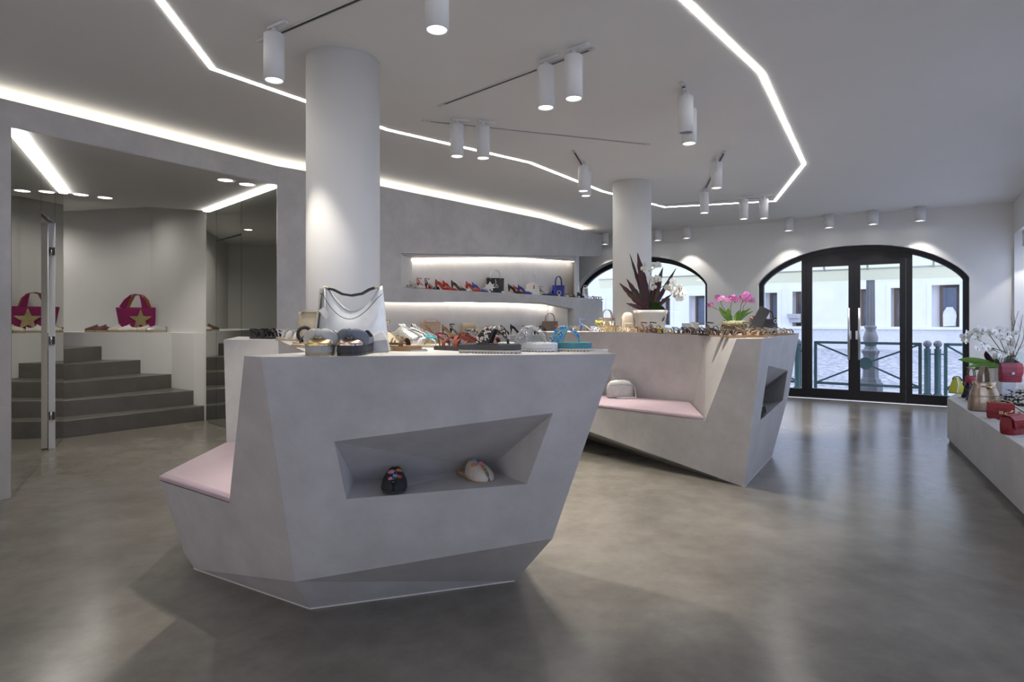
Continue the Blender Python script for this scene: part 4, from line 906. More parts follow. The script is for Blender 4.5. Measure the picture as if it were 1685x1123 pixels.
def flap_bag(name, m, w, h, d, chain=None, quilt=False, clasp=gold):
    o = thing(name, None, None); bd = MB(); r = []
    for z, k in ((0, .93), (.012, 1), (h*.5, 1.02), (h*.9, .97), (h, .9)): r.append([V(w/2*k*(abs(math.cos(a))**.35)*(1 if math.cos(a) >= 0 else -1), d/2*k*(abs(math.sin(a))**.6)*(1 if math.sin(a) >= 0 else -1), z) for a in [2*PI*j/28 for j in range(28)]])
    bd.loft(r); bd.build('body', m, o)
    fl = MB(); n = 12; pts = [V(0, d*.40, h*.97), V(0, d*.1, h+.010), V(0, -d*.35, h+.004), V(0, -d*.60, h*.84), V(0, -d*.63, h*.55), V(0, -d*.60, h*.34)]
    fl.ribbon(pts, V(1, 0, 0), [w*.93, w*.97, w*1.0, w*1.0, w*.97, w*.86], .006); soft(fl.build('flap', m, o), .002, 2)
    if quilt:
        q = MB()
        for i in range(9):
            for sg in (-1, 1):
                x0 = -w*.62+i*w*.155; x1 = x0+sg*h*.5
                c = lambda x: max(-w*.46, min(w*.46, x))
                if abs(x0) < w*.6 and abs(x1) < w*.6: q.tube([V(c(x0), -d*.61-.004, h*.84), V((c(x0)+c(x1))/2, -d*.635-.004, h*.6), V(c(x1), -d*.61-.004, h*.36)], .0016, 4)
        q.build('quilt_stitching', redd if m is not white else m, o)
    cl = MB(); cl.box((0, -d*.63-.006, h*.50), (.026, .008, .022)); cl.build('clasp', clasp, o)
    if chain:
        cm = MB(); n = 16
        for i in range(n):
            a = PI*i/(n-1); cm.ball((-w*.42*math.cos(a), .01*math.sin(i), h+.012+chain*math.sin(a)), .0065, 6, 4, (1, .7, .7))
        cm.build('chain', gold, o)
    return o
def blade(mb, base, tip, w, sag=.0, n=8, fold=.25, wav=0.):
    base, tip = Vector(base), Vector(tip); ax = tip-base; side = ax.cross(V(0, 1, 0))*.9+ax.cross(V(0, 0, 1))*.35
    if side.length < 1e-4: side = V(1, 0, 0)
    side.normalize(); up = side.cross(ax).normalized(); vs = []; fs = []
    for i in range(n+1):
        t = i/n; p = base+ax*t+up*(sag*4*t*(1-t)); ww = w/2*max(.04, math.sin(PI*min(1, .12+t*.88))**.8)*(1+wav*math.sin(t*34))
        vs += [p-side*ww+up*ww*fold, p, p+side*ww+up*ww*fold]
        if i: a = (i-1)*3; fs += [(a, a+1, a+4, a+3), (a+1, a+2, a+5, a+4)]
    mb.add(vs, fs, True); return mb
def orchid_flower(m, cm, r=.035):
    o = bpy.data.objects
    mb = MB()
    for k, (a, s) in enumerate(((90, 1), (210, .95), (330, .95), (165, 1.15), (15, 1.15))):
        a = math.radians(a); d = V(math.cos(a), 0, math.sin(a)); t = V(-math.sin(a), 0, math.cos(a)); vs = [V(0, 0, 0)]
        wv = .42 if k < 3 else .62
        for q, wq, y in ((.35, .75, -.06), (.7, 1.0, -.10), (1.0, .55, .02)): vs += [d*r*s*q-t*r*s*wq*wv+V(0, y*r, 0), d*r*s*q+t*r*s*wq*wv+V(0, y*r, 0)]
        mb.add(vs, [(0, 1, 2), (1, 3, 4, 2), (3, 5, 6, 4)], True)
    return mb

# ------------------------------------------------------------------ things on the front counter
def on(px, Y, z): return atd(px, Y, z)
G1 = 'shoes and bags on the front counter'
def P1(o, px, Y, yaw, label, cat='shoe', z=T, g=None): return put(o, on(px, Y, z), yaw, label, g, cat)
greys = C('linen_grey', (.42, .42, .40), .85); 
P1(bow_slipon('slip_on_shoe', C('silver_linen', (.46, .45, .42), .7), C('grey_sole', (.33, .33, .31), .7), gold, C('bow_linen', (.50, .49, .45), .85)), 534.5, 2.20, 2, 'silver slip-on shoe with a linen bow and shiny gold toe cap')
P1(bow_slipon('slip_on_shoe', C('denim_grey', (.10, .11, .14), .7), C('dark_sole', (.035, .037, .045), .7), C('rosegold', (.55, .42, .34), .25, .9), C('bow_denim', (.15, .165, .20), .85)), 588, 2.215, -4, 'charcoal slip-on shoe with a denim bow and rose gold toe plate')
# silver hobo bag
hb = thing('hobo_bag', None, None); silvl = C('silver_leather', (.60, .63, .66), .34, .25, .05, 30, bump=.03)
topf = lambda u: .60+.40*min(1, abs(u-.04)/.9)**1.9
shell_bag(MB(), .315, .262, .275, .12, topf, 24, 14, .3, .35).build('body', silvl, hb)
mb = MB(); mb.ribbon([V(-.104, -.004, .262), V(-.08, -.006, .258), V(-.04, -.01, .238), V(0, -.012, .232), V(.045, -.01, .240), V(.075, -.006, .258), V(.098, -.004, .266)], V(0, 1, 0), .024, .010); mb.build('handle', C('black_leather', (.012, .013, .015), .4), hb)
for sx in (-1, 1): MB().lathe([(.012, -.003), (.012, .003), (.007, .003), (.007, -.003), (.012, -.003)], (sx*.108, -.008, .266), 12).build('ring', gold, hb)
mb = MB(); mb.tube([V(u*.138, -.047*(1-abs(u)**3)-.022, .275*(topf(u)-.13)) for u in [-.98+1.96*i/16 for i in range(17)]], .0016, 5); mb.build('piping', black, hb)
mb = MB(); mb.tube([V(-.112, -.03, .262), V(-.106, -.05, .18), V(-.100, -.065, .10)], .0025, 5); mb.build('cord', offw, hb)
mb = MB(); mb.add([V(-.13, -.060, .165), V(-.095, -.066, .13), V(-.075, -.064, .148), V(-.11, -.058, .18)], [(0, 1, 2, 3)]); solid(mb.build('hang_tag', C('paper', (.7, .68, .66), .9), hb), .002)
mb = MB(); mb.add([V(-.165, .05, 0), V(-.158, -.04, 0), V(-.132, -.028, .262), V(-.126, .03, .255)], [(0, 1, 2, 3)]); solid(mb.build('side_gusset', C('champagne_leather', (.55, .52, .44), .4, .2), hb), .006)
P1(hb, 580, 2.66, 0, 'large silver leather hobo bag with a black handle behind two bow shoes', 'bag')
# pale pouch, tan sandal, beaded sandals
po = thing('pouch', None, None); mb = MB(); mb.loft([[V(x, y, z) for x, y, z in q] for q in ([(-.048, -.012, 0), (.052, -.012, .004), (.052, .03, .004), (-.048, .03, 0)], [(-.050, .0, .04), (.042, .0, .05), (.042, .028, .05), (-.05, .028, .04)], [(-.040, .02, .066), (.022, .02, .084), (.022, .026, .084), (-.04, .026, .066)])], smooth=False); soft(mb.build('body', palegrey, po), .006, 2); MB().box((.03, -.0, .002), (.03, .02, .004)).build('label', offw, po)
P1(po, 619, 2.33, 6, 'pale grey suede pouch leaning between charcoal bow shoe and brown sole', 'pouch')
P1(flat_sandal('flat_sandal', brown, tan, tan, ((.7, .03, .02, 0),), False, False, .02), 648, 2.47, 78, 'thick brown soled sandal poking out beside the grey pouch')
P1(flat_sandal('flat_sandal', orange, beige, yellow, ((.62, .05, .03, .04), (.78, .04, .02, 0)), False, True, .014, 26, blue), 605, 2.47, 78, 'sandal with orange straps and blue beads between bow shoe and silver bag')
P1(heel_sandal('wedge_sandal', snake, black, beige, .06, True), 646, 2.98, 40, 'snake print block heel sandal right of the silver hobo bag')
P1(sneaker('sneaker', sparkle, white, white), 664, 3.02, 50, 'silver glitter sneaker, nearer the hobo bag')
P1(sneaker('sneaker', zebra, grey, palegrey), 683, 3.18, 50, 'zebra and grey sneaker standing behind the glitter sneaker')
P1(flat_sandal('thong_sandal', white, cream, cream, (), True, False, .009, 14, C('turquoise', (.05, .42, .50), .4)), 694, 2.80, 80, 'cream thong sandal with turquoise beads in front of zebra sneaker')
P1(flat_sandal('thong_sandal', gold, cream, cream, (), True, False, .009, 14, C('rose', (.6, .08, .28), .4)), 704, 2.93, 78, 'cream thong sandal with pink beads behind the turquoise one')
lb = thing('price_plate', None, None); MB().box((0, 0, .003), (.065, .03, .006)).build('plate', C('clear_plate', (.55, .55, .53), .15), lb); MB().box((.02, 0, .008), (.018, .022, .004)).build('tab', C('plate_tab', (.35, .33, .3), .3), lb)
P1(lb, 690, 2.43, 4, 'small flat metal price plate lying alone on the counter', 'plate')
# left part of the counter top
P1(flat_sandal('flat_sandal', blacks, charcoal, charcoal, ((.45, .055, .018, .03), (.62, .05, .018, -.03), (.76, .04, .016, 0)), False, True), 432, 4.18, 62, 'black strappy flat sandal at the far corner of the front counter')
P1(flat_sandal('flat_sandal', blacks, charcoal, charcoal, ((.45, .055, .018, .03), (.62, .05, .018, -.03)), False, True), 451, 4.30, 62, 'black flat sandal second from the far corner, next to white one')
P1(flat_sandal('flat_sandal', white, cream, cream, ((.4, .055, .020, .04), (.72, .05, .022, 0)), False, True), 476, 4.05, 60, 'white strap sandal with cream sole beside the black flats')
P1(flat_sandal('flat_sandal', white, beige, beige, ((.5, .05, .02, .05), (.74, .045, .02, -.02)), False, False), 480, 3.72, 66, 'white two strap slide with beige sole in front of white sandal')
rs = flat_sandal('ring_sandal', black, beige, beige, ((.72, .045, .02, 0),), False, False)
mb = MB(); n = 20; pr = [V(.034*math.cos(2*PI*i/n), .0, .055+.034*math.sin(2*PI*i/n)) for i in range(n+1)]; mb.tube(pr, .009, 8); mb.build('ring_ornament', black, rs)
mb = MB(); mb.ball((0, -.02, .04), .02, 8, 5); mb.build('metal_stud', silver, rs)
P1(rs, 501, 3.07, 40, 'beige sandal with a big black ring ornament and silver studs')
P1(flat_sandal('flat_sandal', yellow, beige, beige, ((.7, .045, .02, 0),), False, False, .012, 18, silver), 509, 2.76, 55, 'beige sandal with yellow strap and silver beads left of hobo bag')
P1(tote('soft_bag', C('metallic_beige', (.50, .44, .32), .4, .3, .15, 30, bump=.15), cream, .15, .13, .17, .08, .02), 511, 3.26, 0, 'crumpled metallic beige bag half hidden behind the silver hobo bag', 'bag')
# right part: tangled sandals and platform thongs
ts = flat_sandal('tied_sandal', coral, charcoal, charcoal, ((.36, .038, .018, .07), (.5, .042, .018, -.07), (.66, .036, .018, .06), (.8, .028, .016, 0)), False, True, .016)
mb = MB(); rr = random.Random(5)
for k in range(5):
    a = rr.uniform(0, 6); mb.ribbon([V(.03*math.cos(a), .03*math.sin(a)-.02, .06), V(.055*math.cos(a+.6), .06*math.sin(a+.6)-.02, .045), V(.06*math.cos(a+1), .09*math.sin(a+1)-.02, .018)], V(0, 0, 1), .016, .003)
mb.build('lace_ties', coral, ts)
P1(ts, 752, 2.50, 55, 'rust red tie-up sandal on a black sole left of platform thongs')
P1(flat_sandal('tied_sandal', coral, black, black, ((.4, .04, .02, .06), (.58, .042, .02, -.06), (.75, .035, .018, 0)), False, True, .014), 795, 2.66, 70, 'rust red sandal behind the black and white beaded thong')
P1(platform_thong('platform_thong', charcoal, offw, charcoal, black, [(black, 60), (offw, 150), (redd, 22)]), 806, 2.30, 76, 'black platform thong with black, white and red beaded strap')
P1(platform_thong('platform_thong', white, white, white, palegrey, [(sparkle, 190)]), 868, 2.42, 76, 'white platform thong with crystal beaded strap')
P1(platform_thong('platform_thong', teal, offw, tealp, tealp, [(C('azure', (.02, .22, .62), .3), 170), (gold, 60)]), 924, 2.455, 80, 'teal platform thong with blue and gold beaded strap')
cd_ = thing('price_plate', None, None); MB().box((0, 0, .003), (.09, .06, .006)).build('plate', white, cd_); MB().box((0, .0, .0068), (.07, .045, .0012)).build('insert', palegrey, cd_)
P1(cd_, 982, 2.45, -12, 'flat white price plate at the right end of the front counter', 'plate')
# mules in the front niche
FP = [C('fl_red', (.45, .06, .03), .7), C('fl_pink', (.55, .22, .30), .7), C('fl_blue', (.15, .25, .50), .7), C('fl_orange', (.50, .16, .06), .7)]
P1(mule('mule', blacks, black, charcoal, [(-.3, .68, .013, FP[1]), (.45, .62, .012, FP[3]), (.1, .80, .010, FP[2]), (-.35, .85, .009, FP[1]), (.5, .80, .010, FP[0])]), 650, 2.405, 8, 'black velvet mule with embroidered flowers in the counter niche', 'shoe', nz_)
P1(mule('mule', C('ivory', (.50, .45, .38), .8), tan, beige, [(-.5, .66, .013, FP[3]), (.25, .68, .013, FP[1]), (-.1, .54, .010, FP[2]), (.5, .58, .009, FP[0]), (.0, .82, .009, FP[3])]), 780, 2.53, 34, 'ivory mule with embroidered flowers in the counter niche', 'shoe', nz_)

# ------------------------------------------------------------------ upper niche
G2 = 'shoes and bags in the upper niche'
def niche(px, off, z):
    (_, d3, n3, _), (_, d4, n4, _) = frame_of(W[3], W[4]), frame_of(W[4], W[5])
    if px < 884: s = seg_s(px, W[3]+n3*off, d3); p = W[3]+n3*off+d3*s
    else: s = seg_s(px, miter(4, off), d4); p = miter(4, off)+d4*s
    return V(p.x, p.y, z)
ZU = SH+.0005
def P2(o, px, off, yaw, label, cat='shoe', z=ZU, g=G2): return put(o, niche(px, off, z), yaw, label, None, cat)
YW = 62
P2(heel_sandal('heeled_sandal', cream, tan, white, .085), 675, .22, YW, 'cream high heel sandal at the far left end of upper niche')
P2(pump('pump', white, tan, palegrey, .05), 687, .14, YW, 'low white pointed pump beside the cream heel sandal')
P2(heel_sandal('heeled_sandal', red, tan, red, .085), 699, .20, YW, 'red strappy high heel sandal in the upper niche')
P2(heel_sandal('heeled_sandal', black, black, black, .085), 712, .20, YW, 'black strappy high heel sandal between red sandal and red pump')
P2(pump('pump', red, tan, orange, .088), 729, .18, YW, 'glossy red pump, front one of the red pair')
P2(pump('pump', red, tan, orange, .088), 741, .30, YW, 'glossy red pump, rear one of the red pair')
P2(pump('pump', charcoal, tan, orange, .088), 755, .16, YW, 'charcoal pump with orange lining, after the red pair')
P2(pump('pump', white, tan, orange, .088), 768, .26, YW, 'white pump with orange lining behind the charcoal pump')
P2(pump('pump', red, tan, tan, .088), 779, .16, YW, 'red pump standing next to the cobalt pump and black handbag')
P2(pump('pump', blue, tan, tan, .088), 789, .26, YW, 'cobalt blue pump left of the black and white handbag')
bb = tote('handbag', black, white, .24, .26, .22, .09, .13, .28, .012, rib=False)
mb = MB(); star = [(x-.05, z) for x, z in [(-.19, .03), (-.13, .06), (-.14, .10), (-.10, .09), (-.07, .14), (-.04, .095), (.0, .11), (-.02, .075), (.01, .05), (-.03, .04), (-.03, .0), (-.07, .03), (-.10, .0), (-.12, .035)]]
wall_slab(mb, V(.02, -.066, .03), V(1, 0, 0), V(0, -1, 0), star, [], 0, .004); mb.build('white_cutout', white, bb)
mb = MB(); n = 16; mb.tube([V(.0+.018*math.cos(2*PI*i/n), -.07, .10+.018*math.sin(2*PI*i/n)) for i in range(n+1)], .004, 6); mb.tube([V(-.01, -.068, .12), V(-.02, -.066, .2)], .004, 5); mb.build('charm', white, bb)
P2(bb, 815, .26, 20, 'black handbag with white handles and white cut-out leaf shape', 'bag')
def card(px, off, lab, w=.045, z=ZU, yaw=48, h=.034):
    o = thing('price_card', None, None); mb = MB(); mb.add([V(-w/2, -.008, 0), V(w/2, -.008, 0), V(w/2, .008, h), V(-w/2, .008, h), V(-w/2, .022, 0), V(w/2, .022, 0)], [(0, 1, 2, 3), (3, 2, 5, 4)]); solid(mb.build('card', C('card', (.66, .65, .63), .8), o), .001)
    return put(o, niche(px, off, z), yaw, lab, 'price cards', 'card')
card(806, .13, 'small white folded price card in front of the black handbag'); card(828, .13, 'small white folded price card at the right of black handbag'); card(839, .14, 'small white folded price card left of the black pump')
P2(pump('pump', black, tan, charcoal, .09), 848, .16, YW, 'black pump left of the white handbag in upper niche')
P2(pump('pump', red, tan, tan, .09), 856, .26, YW, 'red pump behind the black pump near white handbag')
P2(pump('pump', blue, tan, tan, .09), 864, .16, YW, 'cobalt pump in front of the white handbag')
wb_ = tote('handbag', white, white, .26, .20, .20, .10, .15, .25, .010, top=lambda u: 1-.25*abs(u)**3, rib=False)
mb = MB(); mb.ball((0, -.07, .12), .016, 8, 6, (1, .5, 1.4)); mb.build('charm', orange, wb_); mb = MB(); mb.ball((0, -.068, .145), .011, 8, 6, (1, .5, 1)); mb.build('charm', redd, wb_)
P2(wb_, 876, .29, 18, 'white domed handbag with a small orange charm', 'bag')
P2(heel_sandal('heeled_sandal', snake, navy, beige, .09, True), 898, .2, 55, 'snake print heel sandal between white and cobalt bags')
P2(flat_sandal('flat_sandal', blue, navy, blue, ((.7, .05, .04, 0),), False, False, .03), 903, .10, 60, 'cobalt flat slide at the edge in front of snake sandal')
cb = tote('handbag', blue, C('cobalt_dark', (.02, .03, .20), .4), .20, .21, .20, .10, .16, .25, .012, rib=False)
for k in range(3): MB().ribbon([V(-.06+.06*k, -.07, .02), V(-.06+.06*k, -.074, .10), V(-.06+.06*k, -.05, .19)], V(1, 0, 0), .012, .004).build('panel_strap', C('cobalt_dark', (.02, .03, .20), .4), cb)
mb = MB(); n = 16; mb.tube([V(-.02+.03*math.cos(2*PI*i/n), -.085, .075+.03*math.sin(2*PI*i/n)) for i in range(n+1)], .006, 6); mb.ball((-.02, -.085, .025), .022, 8, 5, (1, .5, 1.2)); mb.build('tassel_charm', cream, cb)
P2(cb, 919, .27, 15, 'cobalt blue handbag with a cream tassel charm', 'bag')
P2(flat_sandal('flat_sandal', snake, black, black, ((.4, .06, .03, .03), (.6, .06, .03, -.03), (.76, .045, .02, 0)), False, True, .02), 938, .18, 40, 'black and gold strappy sandal right of the cobalt bag')
P2(flat_sandal('flat_sandal', snake, black, black, ((.4, .06, .03, .03), (.6, .06, .03, -.03), (.76, .045, .02, 0)), False, True, .02), 947, .22, 40, 'black and gold strappy sandal, mate standing nearer the niche end')
P2(pump('pump', navy, tan, blue, .07), 955, .14, 30, 'navy pump at the end of the upper niche')
P2(tote('handbag', silver, silver, .15, .11, .20, .06, .06, .3, .01), 963, .24, 30, 'narrow silver bag standing at the open end of upper niche', 'bag')
P2(flat_sandal('flat_sandal', palegrey, grey, grey, ((.5, .05, .02, .03), (.74, .045, .02, 0)), False, True), 975, .20, 50, 'grey flat sandal on the open end of the shelf, nearer silver bag')
P2(flat_sandal('flat_sandal', silver, grey, palegrey, ((.5, .05, .02, .03), (.74, .045, .02, 0)), False, True), 983, .20, 50, 'silver flat sandal last on the open end of the shelf')
card(934, .07, 'small white price card at the shelf edge below black gold sandals', yaw=40); card(953, .07, 'small white price card at the shelf edge below navy pump', yaw=40)

# ------------------------------------------------------------------ lower ledge
G3 = 'shoes and bags on the lower ledge'
ZL = LEDGE+.0005
def P3(o, px, off, yaw, label, cat='shoe'): return put(o, niche(px, off, ZL), yaw, label, None, cat)
P3(tote('handbag', nude, nude, .22, .24, .19, .10, .05, .36, .03), 709, .30, 14, 'nude pink structured bag at the left of the lower ledge', 'bag')
P3(pump('pump', nude, tan, beige, .095), 711, .12, 55, 'nude pink pump in front of the nude bag')
P3(pump('pump', palegrey, tan, beige, .05), 727, .12, YW, 'pale grey low pump beside the nude bag')
P3(pump('pump', C('camel', (.48, .29, .14), .5), tan, beige, .095), 740, .16, YW, 'camel pump with high heel on the lower ledge')
P3(heel_sandal('heeled_sandal', blacks, black, black, .10), 753, .13, YW, 'black strappy stiletto sandal right of the camel pump')
P3(flap_bag('shoulder_bag', beige, .18, .16, .08, None), 772, .32, 12, 'beige flap bag standing against the niche back wall', 'bag')
P3(flap_bag('clutch_bag', bwpat, .17, .09, .05, None), 775, .14, 15, 'small black and white zigzag clutch in front of the beige flap bag', 'bag')
P3(tote('soft_bag', cream, cream, .16, .13, .10, .07, .02), 792, .28, 12, 'small pale cream bag right of the beige flap bag', 'bag')
P3(heel_sandal('gladiator_sandal', blacks, black, beige, .07, True, ((.4, .07, .016, .03), (.52, .066, .016, -.03), (.64, .056, .016, .02), (.76, .044, .016, 0))), 819, .16, 40, 'black gladiator heel sandal in the middle of the lower ledge')
P3(heel_sandal('gladiator_sandal', blacks, black, beige, .07, True, ((.4, .07, .016, .03), (.52, .066, .016, -.03), (.64, .056, .016, .02), (.76, .044, .016, 0))), 830, .22, 40, 'black gladiator heel sandal, mate with toe towards the door side')
P3(pump('ankle_boot', blacks, black, charcoal, .10), 852, .2, 70, 'black suede high heel pump showing only its heel behind crystals')
P3(flap_bag('clutch_bag', black, .14, .13, .05, None), 867, .28, 15, 'small black clutch behind the white crystal thong', 'bag')
P3(heel_sandal('heeled_sandal', black, black, black, .06, True, ((.45, .06, .03, .03), (.62, .055, .03, -.02), (.76, .045, .02, 0))), 886, .14, 30, 'black buckled heel sandal left of the taupe tote')
P3(heel_sandal('heeled_sandal', charcoal, black, black, .06, True, ((.45, .06, .03, .03), (.62, .055, .03, -.02), (.76, .045, .02, 0))), 895, .2, 30, 'charcoal buckled heel sandal touching the taupe tote')
P3(tote('tote_bag', taupe, C('taupe_handle', (.22, .15, .10), .5), .28, .25, .20, .12, .14, .3, .018), 905, .26, 12, 'slouchy taupe leather tote at the right end of lower ledge', 'bag')

# ------------------------------------------------------------------ stairs landing
G4 = 'shoes on the stair ledge'
pk = thing('tote_bag', None, None)
shell_bag(MB(), .42, .545, .335, .16, lambda u: 1., 20, 10, .12, .6).build('body', magenta, pk)
for s in (-1, 1):
    mb = MB(); mb.ribbon([V(-.17, s*.045, .325), V(-.115, s*.05, .43), V(-.06, s*.05, .50), V(0, s*.05, .515), V(.06, s*.05, .50), V(.095, s*.05, .43), V(.12, s*.045, .325)], [V(1, 0, .3), V(1, 0, .5), V(0, 1, 0), V(0, 1, 0), V(0, 1, 0), V(1, 0, -.5), V(1, 0, -.3)], [.09, .06, .045, .04, .045, .06, .08], .008); mb.build('handle', magenta if s < 0 else C('tan_handle', (.30, .12, .04), .6), pk)
mb = MB(); pts = []
for k in range(10):
    a = PI/2+k*PI/5; r_ = .155 if k % 2 == 0 else .062; pts.append((r_*math.cos(a), .165+r_*math.sin(a)))
wall_slab(mb, V(.085, -.0885, 0), V(1, 0, 0), V(0, -1, .0), pts, [], -.005, .010); mb.build('star', sequin, pk)
put(pk, on(226, 8.36, LED_Z), 8, 'magenta felt tote bag with a gold sequin star on the stair ledge', None, 'bag')
sk = [(158, 8.16, -42, brown, straw, black, 'dark brown sneaker on the stair ledge, first from the left'), (172, 8.10, -42, C('maroon', (.12, .04, .03), .5), straw, black, 'maroon sneaker on the stair ledge beside the dark brown one'), (195, 8.10, -45, offw, straw, white, 'off-white sneaker left of its mate in front of the magenta tote'), (211, 8.04, -45, white, straw, white, 'white sneaker left of the gold star'), (242, 8.02, -45, offw, straw, silver, 'cream sneaker right of the gold star'), (257, 7.96, -45, silver, straw, white, 'silver sneaker at the right corner of the magenta tote')]
for px, Y, yaw, m_, so, la, lab in sk: put(sneaker('sneaker', m_, so, la), on(px, Y, LED_Z), yaw, lab, None, 'shoe')

# ------------------------------------------------------------------ long counter by the door
G5 = 'sandals on the long counter'
def P5(o, px, Y, yaw, label, cat='shoe', z=T): return put(o, on(px, Y, z), yaw, label, None, cat)
S2 = ((.45, .046, .010, .06), (.74, .038, .016, .02)); S3 = ((.38, .046, .009, .07), (.56, .046, .009, -.07), (.74, .036, .013, .03))
row = [(925, 6.62, 70, red, white, white, S2, 'white soled sandal with red straps, first on the left'), (941, 6.52, 72, white, tan, tan, S2, 'white strap sandal with tan sole beside the red one'), (956, 6.45, 66, gold, tan, beige, S3, 'gold strappy sandal left of the denim sandal'),
       (984, 6.30, 60, white, tan, cream, S2, 'white and gold sandal right of the denim wedge'), (998, 6.22, 70, gold, tan, white, S3, 'gold braided sandal below the yellow sandal'), (1016, 6.10, 66, gold, tan, beige, S3, 'gold ring sandal in front of the far column'),
       (1033, 5.98, 70, cream, tan, tan, S3, 'cream strappy sandal in front of the tan backpack'), (1049, 5.88, 64, tan, tan, beige, S3, 'tan strap sandal left of the white planter'), (1062, 5.80, 60, brown, tan, tan, S3, 'brown knotted sandal below the white planter'),
       (1077, 5.72, 66, C('plum', (.06, .02, .025), .6), black, brown, S3, 'dark plum sandal between the brown and yellow sandals'), (1093, 5.64, 62, yellow, yellow, beige, S3, 'yellow sandal with yellow sole'), (1106, 5.56, 60, silver, tan, palegrey, S3, 'silver strap sandal right of the yellow one'),
       (1122, 5.50, 66, black, tan, tan, S2, 'black arched strap sandal before the grey card'), (1138, 5.44, 60, black, tan, charcoal, S3, 'black loop sandal right of the grey card front'), (1152, 5.34, 58, brown, black, tan, S2, 'brown sandal with black sole near the bend of the counter'),
       (1166, 5.14, 60, black, black, black, S3, 'all black strappy sandal at the bend of the counter'), (1180, 4.90, 56, taupe, black, brown, S3, 'taupe sandal with black sole left of tan soled row'), (1190, 4.62, 66, black, tan, tan, S2, 'black thong with tan sole near the counter corner'),
       (1206, 4.50, 70, taupe, tan, beige, S3, 'bronze strappy sandal with tan sole at the counter corner'), (1222, 4.66, 60, brown, tan, tan, S3, 'brown strappy sandal behind the bronze one'), (1238, 4.42, 74, tan, tan, tan, S2, 'flat tan sandal lying at the very corner edge'),
       (1252, 4.72, 66, snake, tan, beige, S3, 'snake strap sandal right of the corner sandal'), (1264, 4.98, 62, palegrey, tan, tan, S3, 'pale grey strappy sandal in front of the black bag'), (1277, 5.20, 58, beige, tan, tan, S3, 'beige strappy sandal right of the pale grey one'), (1291, 5.50, 60, taupe, tan, white, S2, 'taupe sandal with white footbed, last before the door')]
for i, (px, Y, yaw, sm, so, ins, stp, lab) in enumerate(row):
    P5(flat_sandal('flat_sandal', sm, so, ins, stp, i % 4 == 0, True, .011 if so is not white else .015, 14 if i % 3 == 1 else None, gold if i < 8 else silver, L=.215), px, Y+.03+(i*5 % 3)*.045, yaw*.5+(i % 3)*9, lab)
P5(heel_sandal('wedge_sandal', denim, denim, beige, .08, True), 971, 6.42, 75, 'denim blue block heel sandal standing on the long counter')
bx_ = thing('display_block', None, None); MB().box((0, 0, .03), (.14, .10, .06)).build('block', cream, bx_); P5(bx_, 999, 6.46, 10, 'small cream display block carrying a yellow sandal', 'block')
ys = flat_sandal('flat_sandal', sparkle, tan, yellow, S3, False, True, .012, 16, silver); mb = MB(); mb.tube([V(0, .05, .045), V(0, .13, .05)], .02, 10); mb.build('tassel', yellow, ys)
P5(ys, 1000, 6.46, 85, 'yellow and crystal sandal raised on a cream block', 'shoe', T+.0605)
back = [(1072, 6.02, 50, brown, brown, brown, 'brown sandal with tall strap in second row below the planter'), (1088, 6.0, 55, black, black, black, 'black sandal in second row right of the planter'), (1158, 5.66, 60, offw, tan, cream, 'off-white sandal in the second row, right of the grey card'), (1183, 5.42, 50, charcoal, tan, tan, 'charcoal sandal in second row below the pink orchids'), (1246, 5.12, 55, tan, tan, cream, 'tan sandal in second row below the leaning board')]
for px, Y, yaw, sm, so, ins, lab in back: P5(heel_sandal('heeled_sandal', sm, so, ins, .045, True, S3), px, Y, yaw, lab)
# backpack, grey bag, cards
bp = thing('backpack', None, None); mb = MB(); r = []
for z, k in ((0, .9), (.02, 1), (.12, 1.02), (.17, .92), (.20, .7), (.212, .3)): r.append([V(.066*k*(abs(math.cos(a))**.5)*(1 if math.cos(a) > 0 else -1), .045*k*math.sin(a), z) for a in [2*PI*j/24 for j in range(24)]])
mb.loft(r); mb.build('body', C('sand', (.55, .47, .36), .6), bp); soft(MB().box((0, -.048, .06), (.09, .02, .085)).build('front_pocket', C('sand', (.55, .47, .36), .6), bp), .008, 2)
for s in (-1, 1): MB().tube([V(s*.066, 0, .02), V(s*.07, -.012, .12), V(s*.05, -.012, .19), V(s*.02, 0, .212)], .005, 6).build('piping', C('sandpipe', (.25, .17, .10), .6), bp)
P5(bp, 1033, 6.32, 0, 'small sand coloured backpack leaning left of the white planter', 'bag')
P5(tote('tote_bag', taupe, C('taupe_handle', (.22, .15, .10), .5), .2, .18, .16, .10, .10, .3, .02), 999, 6.72, 10, 'grey taupe tote with long handles behind the gold sandals', 'bag')
gc = thing('sign_card', None, None); MB().box((0, 0, .05), (.17, .012, .10)).build('panel', grey, gc); MB().box((0, .02, .003), (.15, .06, .006)).build('foot', grey, gc); P5(gc, 1136, 6.1, 0, 'blank grey card sign standing among the sandals', 'card')
# planter with burgundy leaves and white orchid
leafd = mat('burgundy_leaf', (.045, .010, .016), .45, 0, .3, 12); leafg = mat('dark_green_leaf', (.03, .075, .02), .4, 0, .3, 10); leafl = mat('bright_leaf', (.11, .24, .03), .45, 0, .2, 10); stemm = mat('stem', (.06, .08, .025), .6); petal = mat('white_petal', (.74, .74, .71), .6, 0, .03); pinkp = mat('pink_petal', (.62, .17, .50), .6, 0, .12)
PY = 6.35; pc = on(1070, PY, T)
pt = thing('potted_plant', 'white ceramic planter with burgundy spear leaves and white orchids', 'plant', tuple(pc))
mb = MB(); r = []
for z, hw in ((0, .125), (.01, .13), (.19, .152), (.20, .160), (.235, .162), (.235, .140), (.21, .138)): r.append([V(hw*(abs(math.cos(a))**.45)*(1 if math.cos(a) > 0 else -1), hw*.95*(abs(math.sin(a))**.45)*(1 if math.sin(a) > 0 else -1), z) for a in [2*PI*(j+.5)/32 for j in range(32)]])
